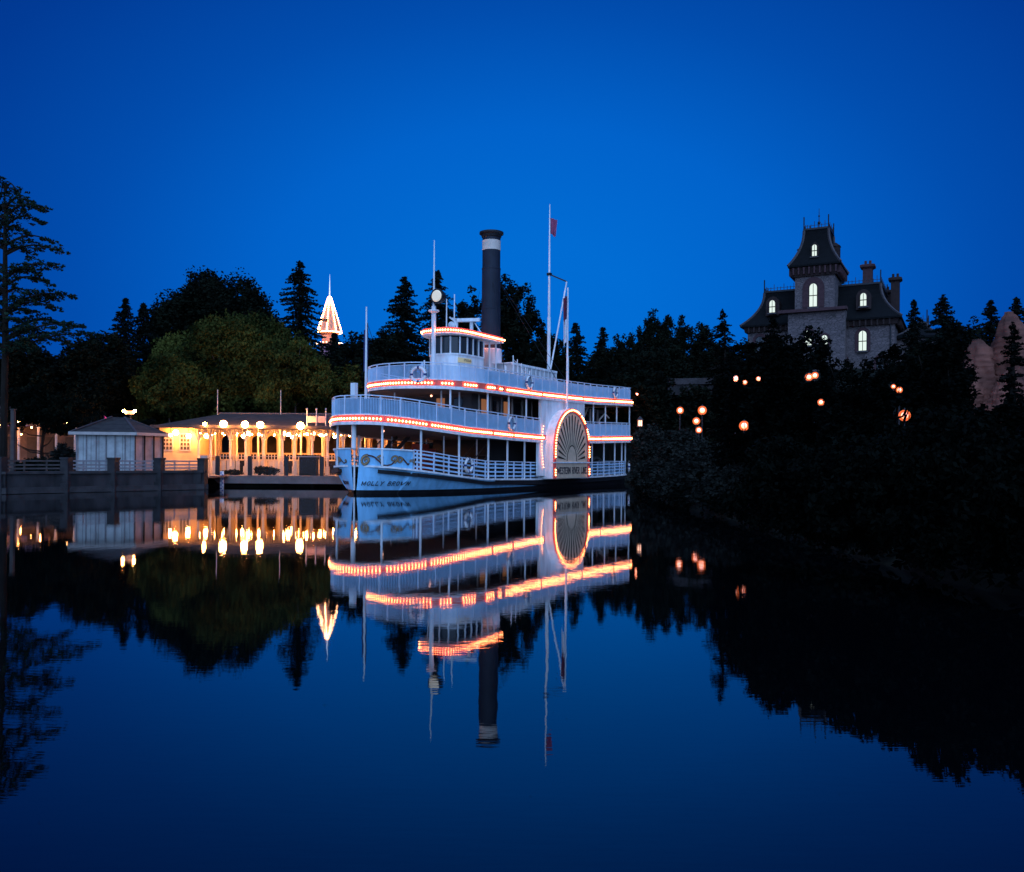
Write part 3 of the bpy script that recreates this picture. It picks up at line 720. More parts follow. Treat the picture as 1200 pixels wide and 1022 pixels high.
# smokestack
stk = MB(); stk.lathe((13.9, 0, 0), [(.65, 6.2), (.65, 9.6), (.665, 9.62), (.665, 9.7), (.645, 9.72), (.645, 12.0), (.66, 12.02), (.66, 12.1), (.63, 12.12), (.63, 14.7), (.645, 14.72), (.645, 14.8), (.61, 14.82), (.61, 16.85)], 28)
stack = stk.build('smokestack', m_stack, boat, smooth=False)
MB().lathe((13.9, 0, 0), [(.625, 16.0), (.625, 16.66)], 28).build('stack_band', m_cream, stack)
MB().lathe((13.9, 0, 0), [(.61, 16.84), (.66, 16.9), (.70, 17.05), (.82, 17.12), (.82, 17.24), (.7, 17.26)], 28).build('stack_rim', m_stackrim, stack)
MB().lathe((13.9, 0, 0), [(.75, 6.2), (.75, 9.3), (.70, 9.35)], 24).build('stack_casing', m_white, stack)
gy = MB()
for s, y in ((20, -3.5), (17.5, -3.8), (10, -3.5), (20, 3.5)): gy.tube([(13.9, 0, 14.75), (s, y, 6.5)], .018, 4)
gy.build('guy_wires', m_metal, stack)
# deckhouse aft of the stack, flag mast on it
dh = MB().box((16.6, 0, 7.25), (6.4, 3.9, 2.0)); dho = dh.build('deckhouse', paint('deckhouse_paint', (.5, .5, .5), .6, .12, 1.5), boat)
tr = MB()
for s in np.arange(13.6, 19.8, .62): tr.box((s, -1.98, 7.3), (.07, .06, 1.9))
tr.box((16.6, -1.99, 8.22), (6.5, .1, .12)); tr.box((13.36, 0, 7.3), (.06, .08, 1.9)); tr.box((16.6, 0, 8.28), (6.6, 4.05, .07)); tr.build('deckhouse_battens', m_white, dho)
# descending stanchions of the upper stair
sp = MB()
for i in range(7):
    sp.tube([(11.9 + i * .55, -2.9, 6.25), (11.9 + i * .55, -2.9, 8.55 - i * .2)], .035, 5)
sp.tube([(11.9 + i * .55, -2.9, 8.3 - i * .2) for i in range(7)], .025, 5); sp.build('stair_stanchions', m_white, boat)
sp = MB()
for s, y in ((6.9, -.9), (6.95, .5), (11.4, -2.6), (12.0, -2.3)): sp.tube([(s, y, 6.2), (s, y, 7.9)], .05, 6)
sp.build('roof_stanchions', m_white, boat)
fm = MB(); fm.tube([(21.0, -.75, 6.3), (21.0, -.75, 12.5)], .13, 8); fm.tube([(21.0, -.75, 12.5), (21.0, -.75, 20.9)], [.10, .04], 8)
fmo = fm.build('flag_mast', m_white, boat)
MB().beam((21.0, -.75, 15.7), (21.4, -2.0, 15.1), .09, .09).box((21.0, -.75, 15.7), (.3, .3, .18)).build('yard', m_metal, fmo)
MB().beam((21.4, -2.0, 15.1), (21.0, -.9, 8.6), .1, .1).build('gaff_stay', m_white, fmo)
m_flagdark = paint('dark_red_cloth', (.11, .025, .05), .9, .15, 3)
def rag(x, y, z, wx, wy, h, mat, name, parent, seed=0, n=7):
    """a hanging flag: corrugated sheet from the hoist outwards"""
    A, B = [], []
    r = random.Random(seed)
    for i in range(n):
        t = i / (n - 1); o = .12 * math.sin(i * 2.1 + seed)
        A.append((x + wx * t + o * wy, y + wy * t + o, z - .18 * t * h)); B.append((x + wx * t * .9 - o * wy, y + wy * t * .9 + o * .7, z - h - .3 * t * h + .12 * math.sin(i * 3)))
    return MB().strip(A, B).build(name, mat, parent)
rag(21.05, -.80, 19.9, .14, -.45, 1.15, m_flagred, 'red_pennant', fmo, 1)
sm = MB(); sm.tube([(16.5, -4.5, 5.3), (16.5, -4.5, 13.55)], [.085, .05], 8); smo = sm.build('side_mast', m_white, boat)
rag(16.4, -4.45, 13.0, -.16, .12, 1.5, m_flagdark, 'ensign_dark_half', smo, 2, 5); rag(16.35, -4.45, 11.45, -.17, .13, 1.5, m_flagwhite, 'ensign_white_half', smo, 3, 5)
MB().tube([(19.3, -3.2, 6.4), (19.3, -3.2, 9.3)], [.06, .04], 6).build('short_staff', m_white, boat)
jk = MB(); jk.tube([(.85, 0, 4.1), (.85, 0, 10.15)], [.085, .04], 8); jko = jk.build('jackstaff', m_white, boat)
rag(.95, 0.05, 9.3, .2, .3, 2.0, m_flagblue, 'furled_navy_flag', jko, 5, 5)
bx = MB(); bx.box((3.0, -1.0, 4.3), (.9, 2.2, .9)); bx.build('deck_locker', m_white, boat)
MB().ball((1.2, -1.35, 4.28), .07).build('deck_lamp', m_globe_white, boat)
# stern lamp
sn = MB(); sn.beam((29.7, -3.9, 7.3), (30.1, -4.1, 7.3), .04, .04); sno = sn.build('stern_lamp_bracket', m_metal, boat)
MB().ball((30.15, -4.12, 7.3), .13).build('stern_lamp', glow('red_lamp_glass', (1.0, .25, .13), 14), sno)
# name board on the stern platform
MB().box((29.9, -1, .45), (.9, 5.6, .1)).build('stern_platform', m_black, boat)

# ---- life rings: each one hangs on a rail
def to_world(p): return SHIP + Matrix.Rotation(SA, 3, 'Z') @ Vector(p)
def life_ring(p, label, nrm=-90, r=.36):
    o = thing('life_ring', label, 'life ring', to_world(p), SA + R(nrm + 90), 'white life rings hung on the riverboat rails')
    ring = MB(); rs = []
    for i in range(25):
        a = 2 * math.pi * i / 24; c = Vector((math.cos(a) * r, 0, math.sin(a) * r)); rs.append([tuple(c * (1 + k * math.cos(b)) + Vector((0, math.sin(b) * .075, 0))) for b in np.linspace(0, 2 * math.pi, 9)[:-1] for k in (.075 / r,)])
    ring.rings(rs, cap=False); ring.build('ring', m_white, o, smooth=True)
    rp = MB()
    for k in range(4):
        a = k * math.pi / 2 + .78
        rp.tube([(math.cos(a + t) * (r + .11), 0, math.sin(a + t) * (r + .11)) for t in np.linspace(-.6, .6, 7)], .015, 4)
    rp.build('grab_rope', m_cream, o)
    for k in range(4):
        a = k * math.pi / 2
        rs = [[tuple(Vector((math.cos(a + d) * r, 0, math.sin(a + d) * r)) * (1 + .085 / r * math.cos(b)) + Vector((0, math.sin(b) * .085, 0))) for b in np.linspace(0, 2 * math.pi, 9)[:-1]] for d in (-.14, .14)]
        MB().rings(rs).build('painted_band', m_flagblue, o)
    return o
life_ring((5.25, -3.86, deck_z(5.2) + .62), 'white life ring hung on the lowest rail amidships, just forward of the third column', -90)
life_ring((28.9, -4.0, deck_z(28.6) + .6), 'white life ring at the stern end of the lowest deck rail', -70)
life_ring((9.4, -4.27, md_z(9.4) + .78), 'white life ring hung on the middle deck rail ahead of the paddle box', -90)
life_ring((3.42, -1.62, ud_z(3.5) + .52), 'white life ring on the curved front rail of the top deck below the pilot house', -160, .40)
life_ring((11.6, -4.27, ud_z(11.6) + .74), 'white life ring on the top deck rail below the smokestack', -90)
life_ring((25.4, -4.27, ud_z(25.4) + .74), 'white life ring on the top deck rail aft of the paddle box', -90)
# ================================================================== left bank: wall, landing stage, station, hut
def run_frame(a, b):
    a, b = Vector(a), Vector(b); t = (b - a); L = t.length; t.normalize(); return a, t, Vector((-t.y, t.x, 0)), L
# retaining wall along the left bank
WA, WB = Vector((-60, 36.0, 0)), Vector((-25.2, 42, 0)); WC = Vector((-18.2, 50.0, 0)); WD = Vector((-20.0, 55.4, 0))
wall = thing('retaining_wall', 'long wet concrete retaining wall at the left water edge, topped with stone piers', 'wall', (-25.2, 42, 0))
mb = MB()
for a, b in ((WA, WB), (WB, WC), (WC, WD)):
    a_, t, nrm, L = run_frame(a, b); c = (a + b) / 2 + nrm * .45
    mb.box((c.x, c.y, .1), (L + .5, .9, 1.8), math.atan2(t.y, t.x))
mb.build('wall_face', m_concrete, wall, True)
mb = MB()
for a, b in ((WA, WB), (WB, WC), (WC, WD)):
    a_, t, nrm, L = run_frame(a, b); c = (a + b) / 2 + nrm * .42
    mb.box((c.x, c.y, 1.06), (L + .6, 1.05, .13), math.atan2(t.y, t.x)); mb.box((c.x, c.y, .17), (L + .7, 1.2, .3), math.atan2(t.y, t.x))
mb.build('coping', m_coping, wall, True)
def on_wall(px):
    """point on the wall line under photograph column px"""
    k = (px - 600) / F
    for a, b in ((WA, WB), (WB, WC)):
        e = b - a; den = e.x - k * e.y
        t = (k * a.y - a.x) / den
        if -.001 <= t <= 1.001: return a + e * t
    return WC
piers = [on_wall(x) for x in (-60, -2, 76, 131, 185, 236)]
for p in piers:
    pb = MB(); pb.box((p.x, p.y + .22, .9), (.40, .62, 1.7)); pb.box((p.x, p.y + .22, 1.8), (.46, .68, .10)); pb.box((p.x, p.y - .02, .1), (.5, .3, .8)); pb.build('stone_pier', m_pierstone, wall, True)
names = ['weathered wooden rail fence between the piers at the far left of the wall', 'low dark rail fence on the wall in front of the lamplit left facade', 'dark rail fence on the wall just before the hut corner', 'pale rail fence bay in front of the blue-grey hut wall', 'rail fence bay in front of the pinkish side of the hut', ]
for i, (p, q) in enumerate(zip(piers[:-1], piers[1:])):
    f = thing('rail_fence', names[i] if i < 4 else 'rail fence bay before the brightly lit yellow wall, last before the landing stage', 'fence', (p.x, p.y, 1.12), 0, 'rail fence bays between the stone piers')
    if i == 3: f['label'] = 'rail fence bay in front of the pinkish side of the hut'
    if i == 2: f['label'] = 'pale rail fence bay in front of the blue-grey hut wall'
    if i == 1: f['label'] = 'dark rail fence bay in front of the bush left of the hut'
    if i == 0: f['label'] = 'dark rail fence bay in front of the lamplit plaster facade at the far left'
    Y = Vector((0, .25, 0))
    for z in (1.27, 1.45, 1.66):
        b = MB(); b.beam(p + Y + Vector((0, 0, z)), q + Y + Vector((0, 0, z)), .05, .085); b.build('rail', m_railwood if i > 1 else m_soot, f, True)
    for t in (.33, .67):
        c = p.lerp(q, t) + Y; MB().box((c.x, c.y + .04, 1.4), (.07, .07, .62)).build('post', m_railwood if i > 1 else m_soot, f, True)
# landing stage
PX0, PX1, PY0, PY1 = -20.0, -8.6, 55.6, 70
st_ = thing('landing_stage', 'grey timber landing stage on piles between the wall and the riverboat bow', 'landing stage', (-14, 56, 0))
MB().box(((PX0 + PX1) / 2 + .1, (PY0 + PY1) / 2, .66), (PX1 - PX0 + .2, PY1 - PY0, .12)).build('deck', m_platform, st_, True)
MB().box(((PX0 + PX1) / 2 + .1, PY0 + .1, .46), (PX1 - PX0 + .2, .22, .5)).build('fascia_beam', m_platform, st_, True)
for x in np.linspace(PX0 + .6, PX1 - .3, 6): MB().tube([(x, PY0 + .6, -1), (x, PY0 + .6, .3)], .16, 8).build('pile', m_bark, st_, True)
mb = MB().box(((PX0 + PX1) / 2, PY0 + 1.6, -.2), (PX1 - PX0, .3, 1.0)); mb.build('quay_wall', m_concrete, st_, True)
# paving behind (promenade)
tag(MB().box((-35, 62, .69), (33.0, 22.0, .1)).build('promenade', m_platform), kind='structure')
# tide gauge
tg = thing('tide_gauge', 'white and blue striped tide gauge board standing in the water before the landing stage', 'gauge', P(260, 571, 55.2).xy.to_3d())
x0 = P(260, 571, 55.2).x
MB().box((x0, 55.2, .35), (.24, .05, 1.3)).build('board', m_white, tg, True)
for i in range(9): MB().box((x0 + (.05 if i % 2 else -.05), 55.17, -.15 + i * .13), (.12, .02, .065)).build('blue_mark', paint('gauge_blue', (.03, .1, .4), .6, .1, 3) if i == 0 else bpy.data.materials['gauge_blue'], tg, True)
# glass fence on the stage
gf = thing('glass_fence', 'glazed fence with dark posts along the front of the landing stage', 'fence', (-18, 56, .72))
mg, tg_, bg_ = new_mat('smoky_glass_panel')
bg_.inputs['Base Color'].default_value = (.07, .05, .04, 1); bg_.inputs['Roughness'].default_value = .15; bg_.inputs['Alpha'].default_value = .14
gx = [P(px, 550, 56.2).x for px in (241, 255, 293, 335.5, 377, 404)]
for a, b in zip(gx, gx[1:]):
    MB().box(((a + b) / 2, 56.2, 1.35), (b - a - .25, .025, 1.15)).build('glass_panel', mg, gf, True)
for i, x in enumerate(gx[1:]): MB().box((x, 56.2, 1.35), (.26, .16, 1.3)).build('post', m_metal, gf, True)
MB().box(((gx[0] + gx[-1]) / 2, 56.2, 1.98), (gx[-1] - gx[0], .05, .04)).build('top_rail', m_trimw, gf, True)
MB().box((gx[0] - .05, 56.2, 1.35), (.5, .5, 1.35)).build('end_pier', m_trimw, gf, True)

# ---- station (colonnade)
ST = Vector((-15, 62, .72))
stn = thing('riverboat_station', 'long brightly lit cream colonnade under a low grey roof behind the landing stage', 'building', ST)
XL, XR = P(187, 520, 60).x, P(470, 520, 60).x
YB = 64.0
# yellow end room with windows
rx0, rx1 = P(187, 520, 60).x, P(232, 520, 60).x
wallp = MB().box(((rx0 + rx1) / 2, 61.9, 2.35), (rx1 - rx0, 3.8, 3.3)); wl = wallp.build('lit_room', m_yellow, stn, True)
for px in (196.5, 217):
    c = P(px, 519, 59.97); fr = MB().box((c.x, 59.97, 2.95), (.52 * 1.5, .06, 1.25)); fo = fr.build('window', m_trimw, stn, True)
    pn = MB()
    for ix in (-1, 0, 1) if px > 200 else (-1, 0, 1):
        for iz in range(4): pn.box((c.x + ix * .23, 59.93, 2.95 + (iz - 1.5) * .28), (.17, .02, .22))
    pn.build('panes', m_darkroom, fo, True)
# back wall with arched openings
bw = MB(); step = 1.13; x = rx1 + .1; cells = []
while x < XR: cells.append((x, x + step)); x += step
def arch_cell(mb, x0, x1, y, z0, z1, ow, zs, zt):
    """wall cell with an arched opening of half width ow, springing at zs, top zt, sill z0"""
    c = (x0 + x1) / 2; n = 8
    mb.add([(x0, y, z0), (c - ow, y, z0), (c - ow, y, zs), (x0, y, zs)], [(0, 1, 2, 3)]); mb.add([(c + ow, y, z0), (x1, y, z0), (x1, y, zs), (c + ow, y, zs)], [(0, 1, 2, 3)])
    A = [Vector((c - ow * math.cos(a), y, zs + (zt - zs) * math.sin(a))) for a in np.linspace(0, math.pi, n + 1)]
    B = [Vector((x0 + (x1 - x0) * i / n, y, z1)) for i in range(n + 1)]
    mb.strip([Vector((x0, y, zs))] + A + [Vector((x1, y, zs))], [B[0]] + B + [B[-1]])
for i, (a, b) in enumerate(cells): arch_cell(bw, a, b, YB, 2.25, 4.05, .37, 3.15, 3.55); arch_cell(bw, a, b, YB + .1, 2.25, 4.05, .37, 3.15, 3.55)
bw.box(((cells[0][0] + cells[-1][1]) / 2, YB + .05, 2.2), (cells[-1][1] - cells[0][0], .16, .12))
bwo = bw.build('arcade_wall', m_yellow, stn, True)
lw = MB()
for i, (a, b) in enumerate(cells):
    for k in range(5): lw.box((a + (k + .5) * step / 5, YB, 1.95), (.05, .05, .45))
lw.box(((cells[0][0] + cells[-1][1]) / 2, YB, 1.72), (cells[-1][1] - cells[0][0], .1, .1)); lw.build('balusters', m_colwood, stn, True)
dd = MB()
for i, (a, b) in enumerate(cells):
    if i % 3 != 1:
        for k in range(4): dd.box((a + (k + .5) * step / 4, YB + .02, 1.2), (step / 4 - .05, .05, .95))
dd.build('dado_boards', m_colwood, stn, True)
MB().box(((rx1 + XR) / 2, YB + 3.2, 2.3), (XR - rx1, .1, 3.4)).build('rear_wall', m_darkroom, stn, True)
for i, (a, b) in enumerate(cells):
    p = MB(); p.box((a, YB - .06, 2.4), (.15, .14, 3.3)); p.box((a, YB - .06, 3.2), (.2, .2, .08)); p.build('arcade_pilaster', m_colwood, stn, True)
# front columns with brackets
fx = [P(px, 520, 59.4).x for px in (233, 247, 270, 288, 309, 331, 345, 366, 384, 402, 422, 444)]
for i, x in enumerate(fx):
    c = MB(); c.tube([(x, 59.4, .72), (x, 59.4, 4.0)], .085, 8); c.box((x, 59.4, 1.0), (.26, .26, .6)); c.box((x, 59.4, 3.15), (.24, .24, .09))
    co = c.build('column', m_colwood, stn, True)
    b = MB()
    for sgn in (-1, 1):
        b.tube([(x + sgn * .1, 59.4, 3.2), (x + sgn * .22, 59.4, 3.55), (x + sgn * .5, 59.4, 3.82)], .045, 5)
    b.build('curved_bracket', m_colwood, co, True)
fr = MB(); fr.box(((rx1 + XR) / 2, 59.4, 3.92), (XR - rx1, .2, .16))
for k in range(int((XR - rx1) / .16)): fr.box((rx1 + .08 + k * .16, 59.4, 3.72), (.05, .06, .2))
fr.build('spindle_frieze', m_colwood, stn, True)
# second row
for i, x in enumerate(np.arange(rx1 + .6, XR, 1.55)):
    MB().tube([(x, 61.8, .72), (x, 61.8, 4.0)], .07, 6).build('inner_post', m_colwood, stn, True)
# queue rail boards on the stage
qb = MB()
for x in np.arange(rx1 + .3, P(372, 540, 58.4).x, .33):
    if (int(x * 3) % 5) != 0: qb.box((x, 58.6, 1.2), (.22, .04, .95))
qb.build('queue_boards', m_colwood, stn, True)
sb = MB()
for x in np.arange(rx1 + .2, XR, .52): sb.ball((x, 59.9, 3.62 - .1 * abs(math.sin((x - rx1) * 2.0))), .035, 6, 4)
for x in np.arange(rx1 + .45, XR, .9): sb.ball((x, 61.5, 3.5), .04, 6, 4)
sb.build('bulb_string', m_globe, stn, True)
# roof: low hip
ex0, ex1, ey0, ey1 = P(176, 505, 58.6).x, XR + 1, 58.6, 67.6
ze, zr = 4.02, 5.12
rf = MB()
ry = (ey0 + ey1) / 2
rf.add([(ex0, ey0, ze), (ex1, ey0, ze), (ex1, ry, zr), (ex0 + 3.4, ry, zr)], [(0, 1, 2, 3)]); rf.add([(ex0, ey1, ze), (ex0, ey0, ze), (ex0 + 3.4, ry, zr)], [(0, 1, 2)])
rf.add([(ex1, ey1, ze), (ex0, ey1, ze), (ex0 + 3.4, ry, zr), (ex1, ry, zr)], [(0, 1, 2, 3)])
rf.add([(ex0, ey0, ze - .04), (ex0, ey1, ze - .04), (ex1, ey1, ze - .04), (ex1, ey0, ze - .04)], [(0, 1, 2, 3)])
rfo = rf.build('roof', m_shingle, stn, True)
MB().box(((ex0 + ex1) / 2, ey0 - .03, ze - .02), (ex1 - ex0, .07, .2)).build('gutter', m_soot, rfo, True)
MB().tube([(ex0 + 3.2, ry, zr + .03), (ex1, ry, zr + .03)], .07, 6).build('ridge_cap', m_edge, rfo, True)
for px in (255, 329):
    q = P(px, 470, 63); MB().tube([(q.x, 63, zr - .1), (q.x, 63, 6.9)], .035, 5).build('roof_pole', m_trimw, rfo, True)
# sign board on the roof
sg = thing('roof_sign', 'small pink lamplit board between white posts on the station roof, beside the boat', 'sign', (P(371, 497, 59).x, 59, 4.1))
MB().box((P(371, 490, 59).x, 59, (P(371, 491.5, 59).z)), (1.35, .06, .44)).build('board', paint('sign_pink', (.5, .3, .24), .7, .15, 4), sg, True)
for px in (360, 371, 382): q = P(px, 490, 59); MB().tube([(q.x, 58.95, 4.1), (q.x, 58.95, 5.25)], .045, 6).ball((q.x, 58.95, 5.28), .07).build('post', m_trimw, sg, True)
# dark kiosk and planter on the stage
k = thing('ticket_kiosk', 'dark boxy kiosk behind the glass fence near the boat bow', 'kiosk', (P(362, 558, 57.4).x, 57.4, .72))
q = P(362, 558, 57.4); MB().box((q.x, 57.4, 1.37), (1.12, .8, 1.3)).build('body', m_slot, k, True); MB().box((q.x, 57.4, 2.05), (1.25, .95, .08)).build('counter_top', m_metal, k, True)
# lamps: (px, py, depth, radius, label)
LAMPS = [(262, 497, 58.4, .20, 'large white globe under the station eave, leftmost of the big row'), (287, 497.5, 58.4, .19, 'large white globe under the station eave, second of the big row'), (305, 498, 58.4, .19, 'large white globe under the station eave, third of the big row'),
         (352, 499, 58.4, .20, 'large white globe under the station eave, nearest the boat'), (240, 497, 58.4, .10, 'small pale globe at the station eave, left of the big globes'),
         (206, 507, 59.2, .15, 'bright wall lamp over the yellow room, above the first window'), (200, 510, 59.5, .09, 'small wall lamp just left of the bright one on the yellow room'), (221, 511, 59.5, .13, 'bright lamp above the second window of the yellow room'),
         (242, 511, 59.7, .13, 'globe lamp at the first colonnade bay, lower row'), (285.5, 511, 60.6, .13, 'globe lamp low in the middle bay, left one of a close pair'), (291, 508, 60.2, .13, 'globe lamp low in the middle bay, right one of a close pair'),
         (304, 509, 61.2, .08, 'small globe lamp right of the middle pair'), (333, 508, 60.2, .11, 'globe lamp, left of the three clustered before the kiosk'), (338.5, 509, 61.0, .11, 'globe lamp, middle of the three clustered before the kiosk'),
         (343, 512.5, 61.4, .10, 'globe lamp, lowest of the three clustered before the kiosk'), (360, 508.5, 60.4, .08, 'small yellow globe lamp above the kiosk'), (367.5, 508, 60.6, .08, 'small globe lamp just right of the kiosk lamp'), (376, 510, 60.4, .08, 'small globe lamp, last before the boat'),
         (392, 512, 61.0, .08, 'small globe lamp seen behind the boat bow deck'), (418, 510, 61.4, .07, 'small globe lamp seen through the open lower deck of the boat')]
def hang_lamp(px, py, d, r, label, top=None, name='globe_lamp', mat=None, group='globe lamps hung along the station'):
    c = P(px, py, d); o = thing(name, label, 'lamp', c, 0, group)
    MB().ball(c, r * 1.18, 14, 9).build('globe', mat or m_globe, o, True, smooth=True)
    if r > .1: MB().ball(c, r * 1.45, 14, 9).build('halo_shell', m_halo2, o, True, smooth=True)  # added glowing shell that stands in for the globe's halo
    if top:
        MB().tube([c + Vector((0, 0, r * 1.42)), (c.x, c.y, max(top, c.z + r + .1))], .02, 5).lathe(c + Vector((0, 0, r * .85)), [(r * .5, 0), (r * .35, .06), (.02, .09)], 8).build('hanger', m_metal, o, True)
    return o
for l in LAMPS: hang_lamp(*l, top=4.0 if l[1] > 500 else 4.45)

# ---- hut
HC = P(128, 540, 49.6)
hut = thing('waterside_hut', 'small grey-blue boarded hut with a low hipped shingle roof behind the wall rails', 'hut', (HC.x, 51.5, .72))
hx0, hx1, hx2 = P(92, 530, 49.2).x, P(155, 530, 49.2).x, P(188, 530, 51.6).x
hz0, hz1 = .7, 3.24
# two visible faces: front (pale blue) and angled side
A_, B_, C_ = Vector((hx0, 49.0, 0)), Vector((hx1, 49.5, 0)), Vector((hx2, 51.9, 0)); D_ = Vector((hx0 + .3, 53.8, 0))
def face(mb, a, b, z0, z1, th=.1):
    a_, t, nrm, L = run_frame(a, b); c = (a + b) / 2 + nrm * th / 2; mb.box((c.x, c.y, (z0 + z1) / 2), (L, th, z1 - z0), math.atan2(t.y, t.x))
m1 = MB(); face(m1, A_, B_, hz0, hz1); m1.build('front_wall', m_hutwall, hut, True)
m2 = MB(); face(m2, B_, C_, hz0, hz1); face(m2, C_, D_, hz0, hz1); face(m2, D_, A_, hz0, hz1); m2.build('side_wall', m_hutwall2, hut, True)
def battens(a, b, n, name, mat, w=.06):
    a_, t, nrm, L = run_frame(a, b)
    for i in range(n + 1):
        p = a + t * (L * i / n) - nrm * .03; MB().box((p.x, p.y, (hz0 + hz1) / 2), (w, .06, hz1 - hz0), math.atan2(t.y, t.x)).build(name, mat, hut, True)
battens(A_, B_, 6, 'batten', m_railwood, .05); battens(B_, C_, 3, 'batten', m_manorwood, .07)
rfm = MB(); ov = .55
cen = (A_ + B_ + C_ + D_) / 4
fp = [cen + (q - cen) * 1.16 for q in (A_, B_, C_, D_)]
pk0, pk1 = Vector((P(132, 488, 51.3).x, 51.2, 4.28)), Vector((P(146, 487, 51.8).x, 51.8, 4.28))
q = [Vector((p.x, p.y, 3.27)) for p in fp]
rfm.add([q[0], q[1], pk1, pk0], [(0, 1, 2, 3)]); rfm.add([q[1], q[2], pk1], [(0, 1, 2)]); rfm.add([q[2], q[3], pk0, pk1], [(0, 1, 2, 3)]); rfm.add([q[3], q[0], pk0], [(0, 1, 2)])
rfm.add([v - Vector((0, 0, .03)) for v in q], [(3, 2, 1, 0)]); hro = rfm.build('roof', m_shingle, hut, True)
ev = MB()
for i in range(4): ev.beam(q[i] - Vector((0, 0, .04)), q[(i + 1) % 4] - Vector((0, 0, .04)), .08, .17)
ev.build('eave_board', m_trimw, hro, True)
hp = MB()
for i, pk in ((0, pk0), (1, pk1), (2, pk1)): hp.beam(q[i] + Vector((0, 0, .03)), pk + Vector((0, 0, .03)), .12, .05)
hp.build('hip_ridge', m_edge, hro, True)
# lamp pair on a lit sign above the hut roof
o = thing('lamp_pair_board', 'pale board lit by two lamps showing above the hut roof', 'sign', P(152, 500, 56))
MB().box(P(152, 483.5, 56), (.62, .06, .22)).build('board', paint('cream_board', (.6, .5, .38), .7, .1, 3), o, True)
MB().tube([P(152, 485, 56) + Vector((0, .1, 0)), (P(152, 485, 56).x, 56.1, .7)], .06, 6).build('post', m_metal, o, True)
for px in (145, 158): MB().ball(P(px, 481.5, 55.9), .09).build('lamp', m_globe, o, True)
# magenta canopy
q = P(122, 478, 57); o = thing('magenta_parasol', 'half hidden magenta canvas parasol between dark trees behind the hut', 'parasol', (q.x, 57, .7))
pz = MB().lathe((q.x, 57, 3.9), [(.5, .1), (.3, .45), (.04, .75)], 8).build('canopy', m_magenta, o, True); MB().tube([(q.x, 57, .7), (q.x, 57, 4.8)], .04, 6).build('pole', m_metal, o, True)
MB().ball((q.x + .05, 56.0, 3.95), .05).build('lamp', glow('pink_lamp', (1, .1, .4), 10), o, True)

# ---- left facade building with string lamps
fb = thing('verandah_building', 'lamplit plaster building with a timber verandah half hidden by trees at the far left', 'building', (-36, 62, .7))
bx0, bx1 = P(-40, 520, 63).x, P(92, 520, 63).x
MB().box(((bx0 + bx1) / 2, 64.5, 2.4), (bx1 - bx0, 3, 3.4)).build('plaster_wall', m_facade, fb, True)
for px in (14, 37, 58, 82):
    q = P(px, 515, 62.95); MB().box((q.x, 62.95, 2.3), (.65, .06, 2.0)).build('dark_opening', m_darkroom, fb, True)
for px in (-20, 2, 22, 45, 66, 88):
    q = P(px, 515, 61.2); MB().tube([(q.x, 61.2, .7), (q.x, 61.2, 4.3)], .08, 6).box((q.x, 61.2, 4.0), (.2, .2, .15)).build('verandah_post', m_trimw, fb, True)
MB().box(((bx0 + bx1) / 2, 62.6, 4.45), (bx1 - bx0 + .6, 3.6, .2)).build('verandah_roof', m_shingle, fb, True)
MB().box(((bx0 + bx1) / 2, 61.15, 4.2), (bx1 - bx0, .1, .2)).build('verandah_beam', m_facade, fb, True)
for px, py, r, lab in ((3, 497, .17, 'bright yellow globe lamp at the far left verandah edge'), (22, 493.5, .07, 'small round lamp on the left verandah, beside the bright one'), (55, 494, .09, 'round lamp in the middle of the left verandah'), (69, 497, .06, 'faint small lamp right of the middle verandah lamp'),
                       (37, 501, .035, 'tiny white bulb hanging low on the verandah'), (25, 509, .035, 'tiny amber bulb hanging lowest on the verandah'), (79, 495.5, .04, 'tiny lamp at the right end of the verandah'), (48, 500, .04, 'tiny amber bulb below the middle verandah lamp')):
    hang_lamp(px, py, 60.9, r, lab, top=4.2, mat=m_globe_dim if r < .1 else m_globe, group='lamps strung along the left verandah')
lp = thing('lamp_post', 'grey timber post standing before the verandah at the far left', 'post', (P(15, 545, 45.5).x, 45.5, .65))
q = P(15, 545, 45.5); MB().box((q.x, 45.5, 2.5), (.18, .18, 3.7)).build('shaft', m_soot, lp, True); MB().box((q.x, 45.5, 4.38), (.24, .24, .06)).build('cap', m_soot, lp, True)
pk = thing('pink_house', 'pale pink lamplit house wall glimpsed through the tall conifer at the far left', 'building', (P(8, 440, 80).x, 80, .7))
q = P(8, 430, 80); MB().box((q.x - 2, 82, 4.9), (8, 4, 8.4)).build('wall', m_pinkwall, pk, True); MB().add([(q.x - 6.4, 79.6, 9.1), (q.x + 2.4, 79.6, 9.1), (q.x + 2.4, 84.4, 9.1), (q.x - 6.4, 84.4, 9.1), (q.x - 5, 82, 10.6), (q.x + 1, 82, 10.6)], [(0, 1, 5, 4), (1, 2, 5), (2, 3, 4, 5), (3, 0, 4)]).build('roof', m_shingle, pk, True)
MB().box((q.x + .3, 79.97, 8.1), (.8, .06, 1.2)).build('window', glow('pink_lit_window', (1, .45, .6), .25), pk, True)

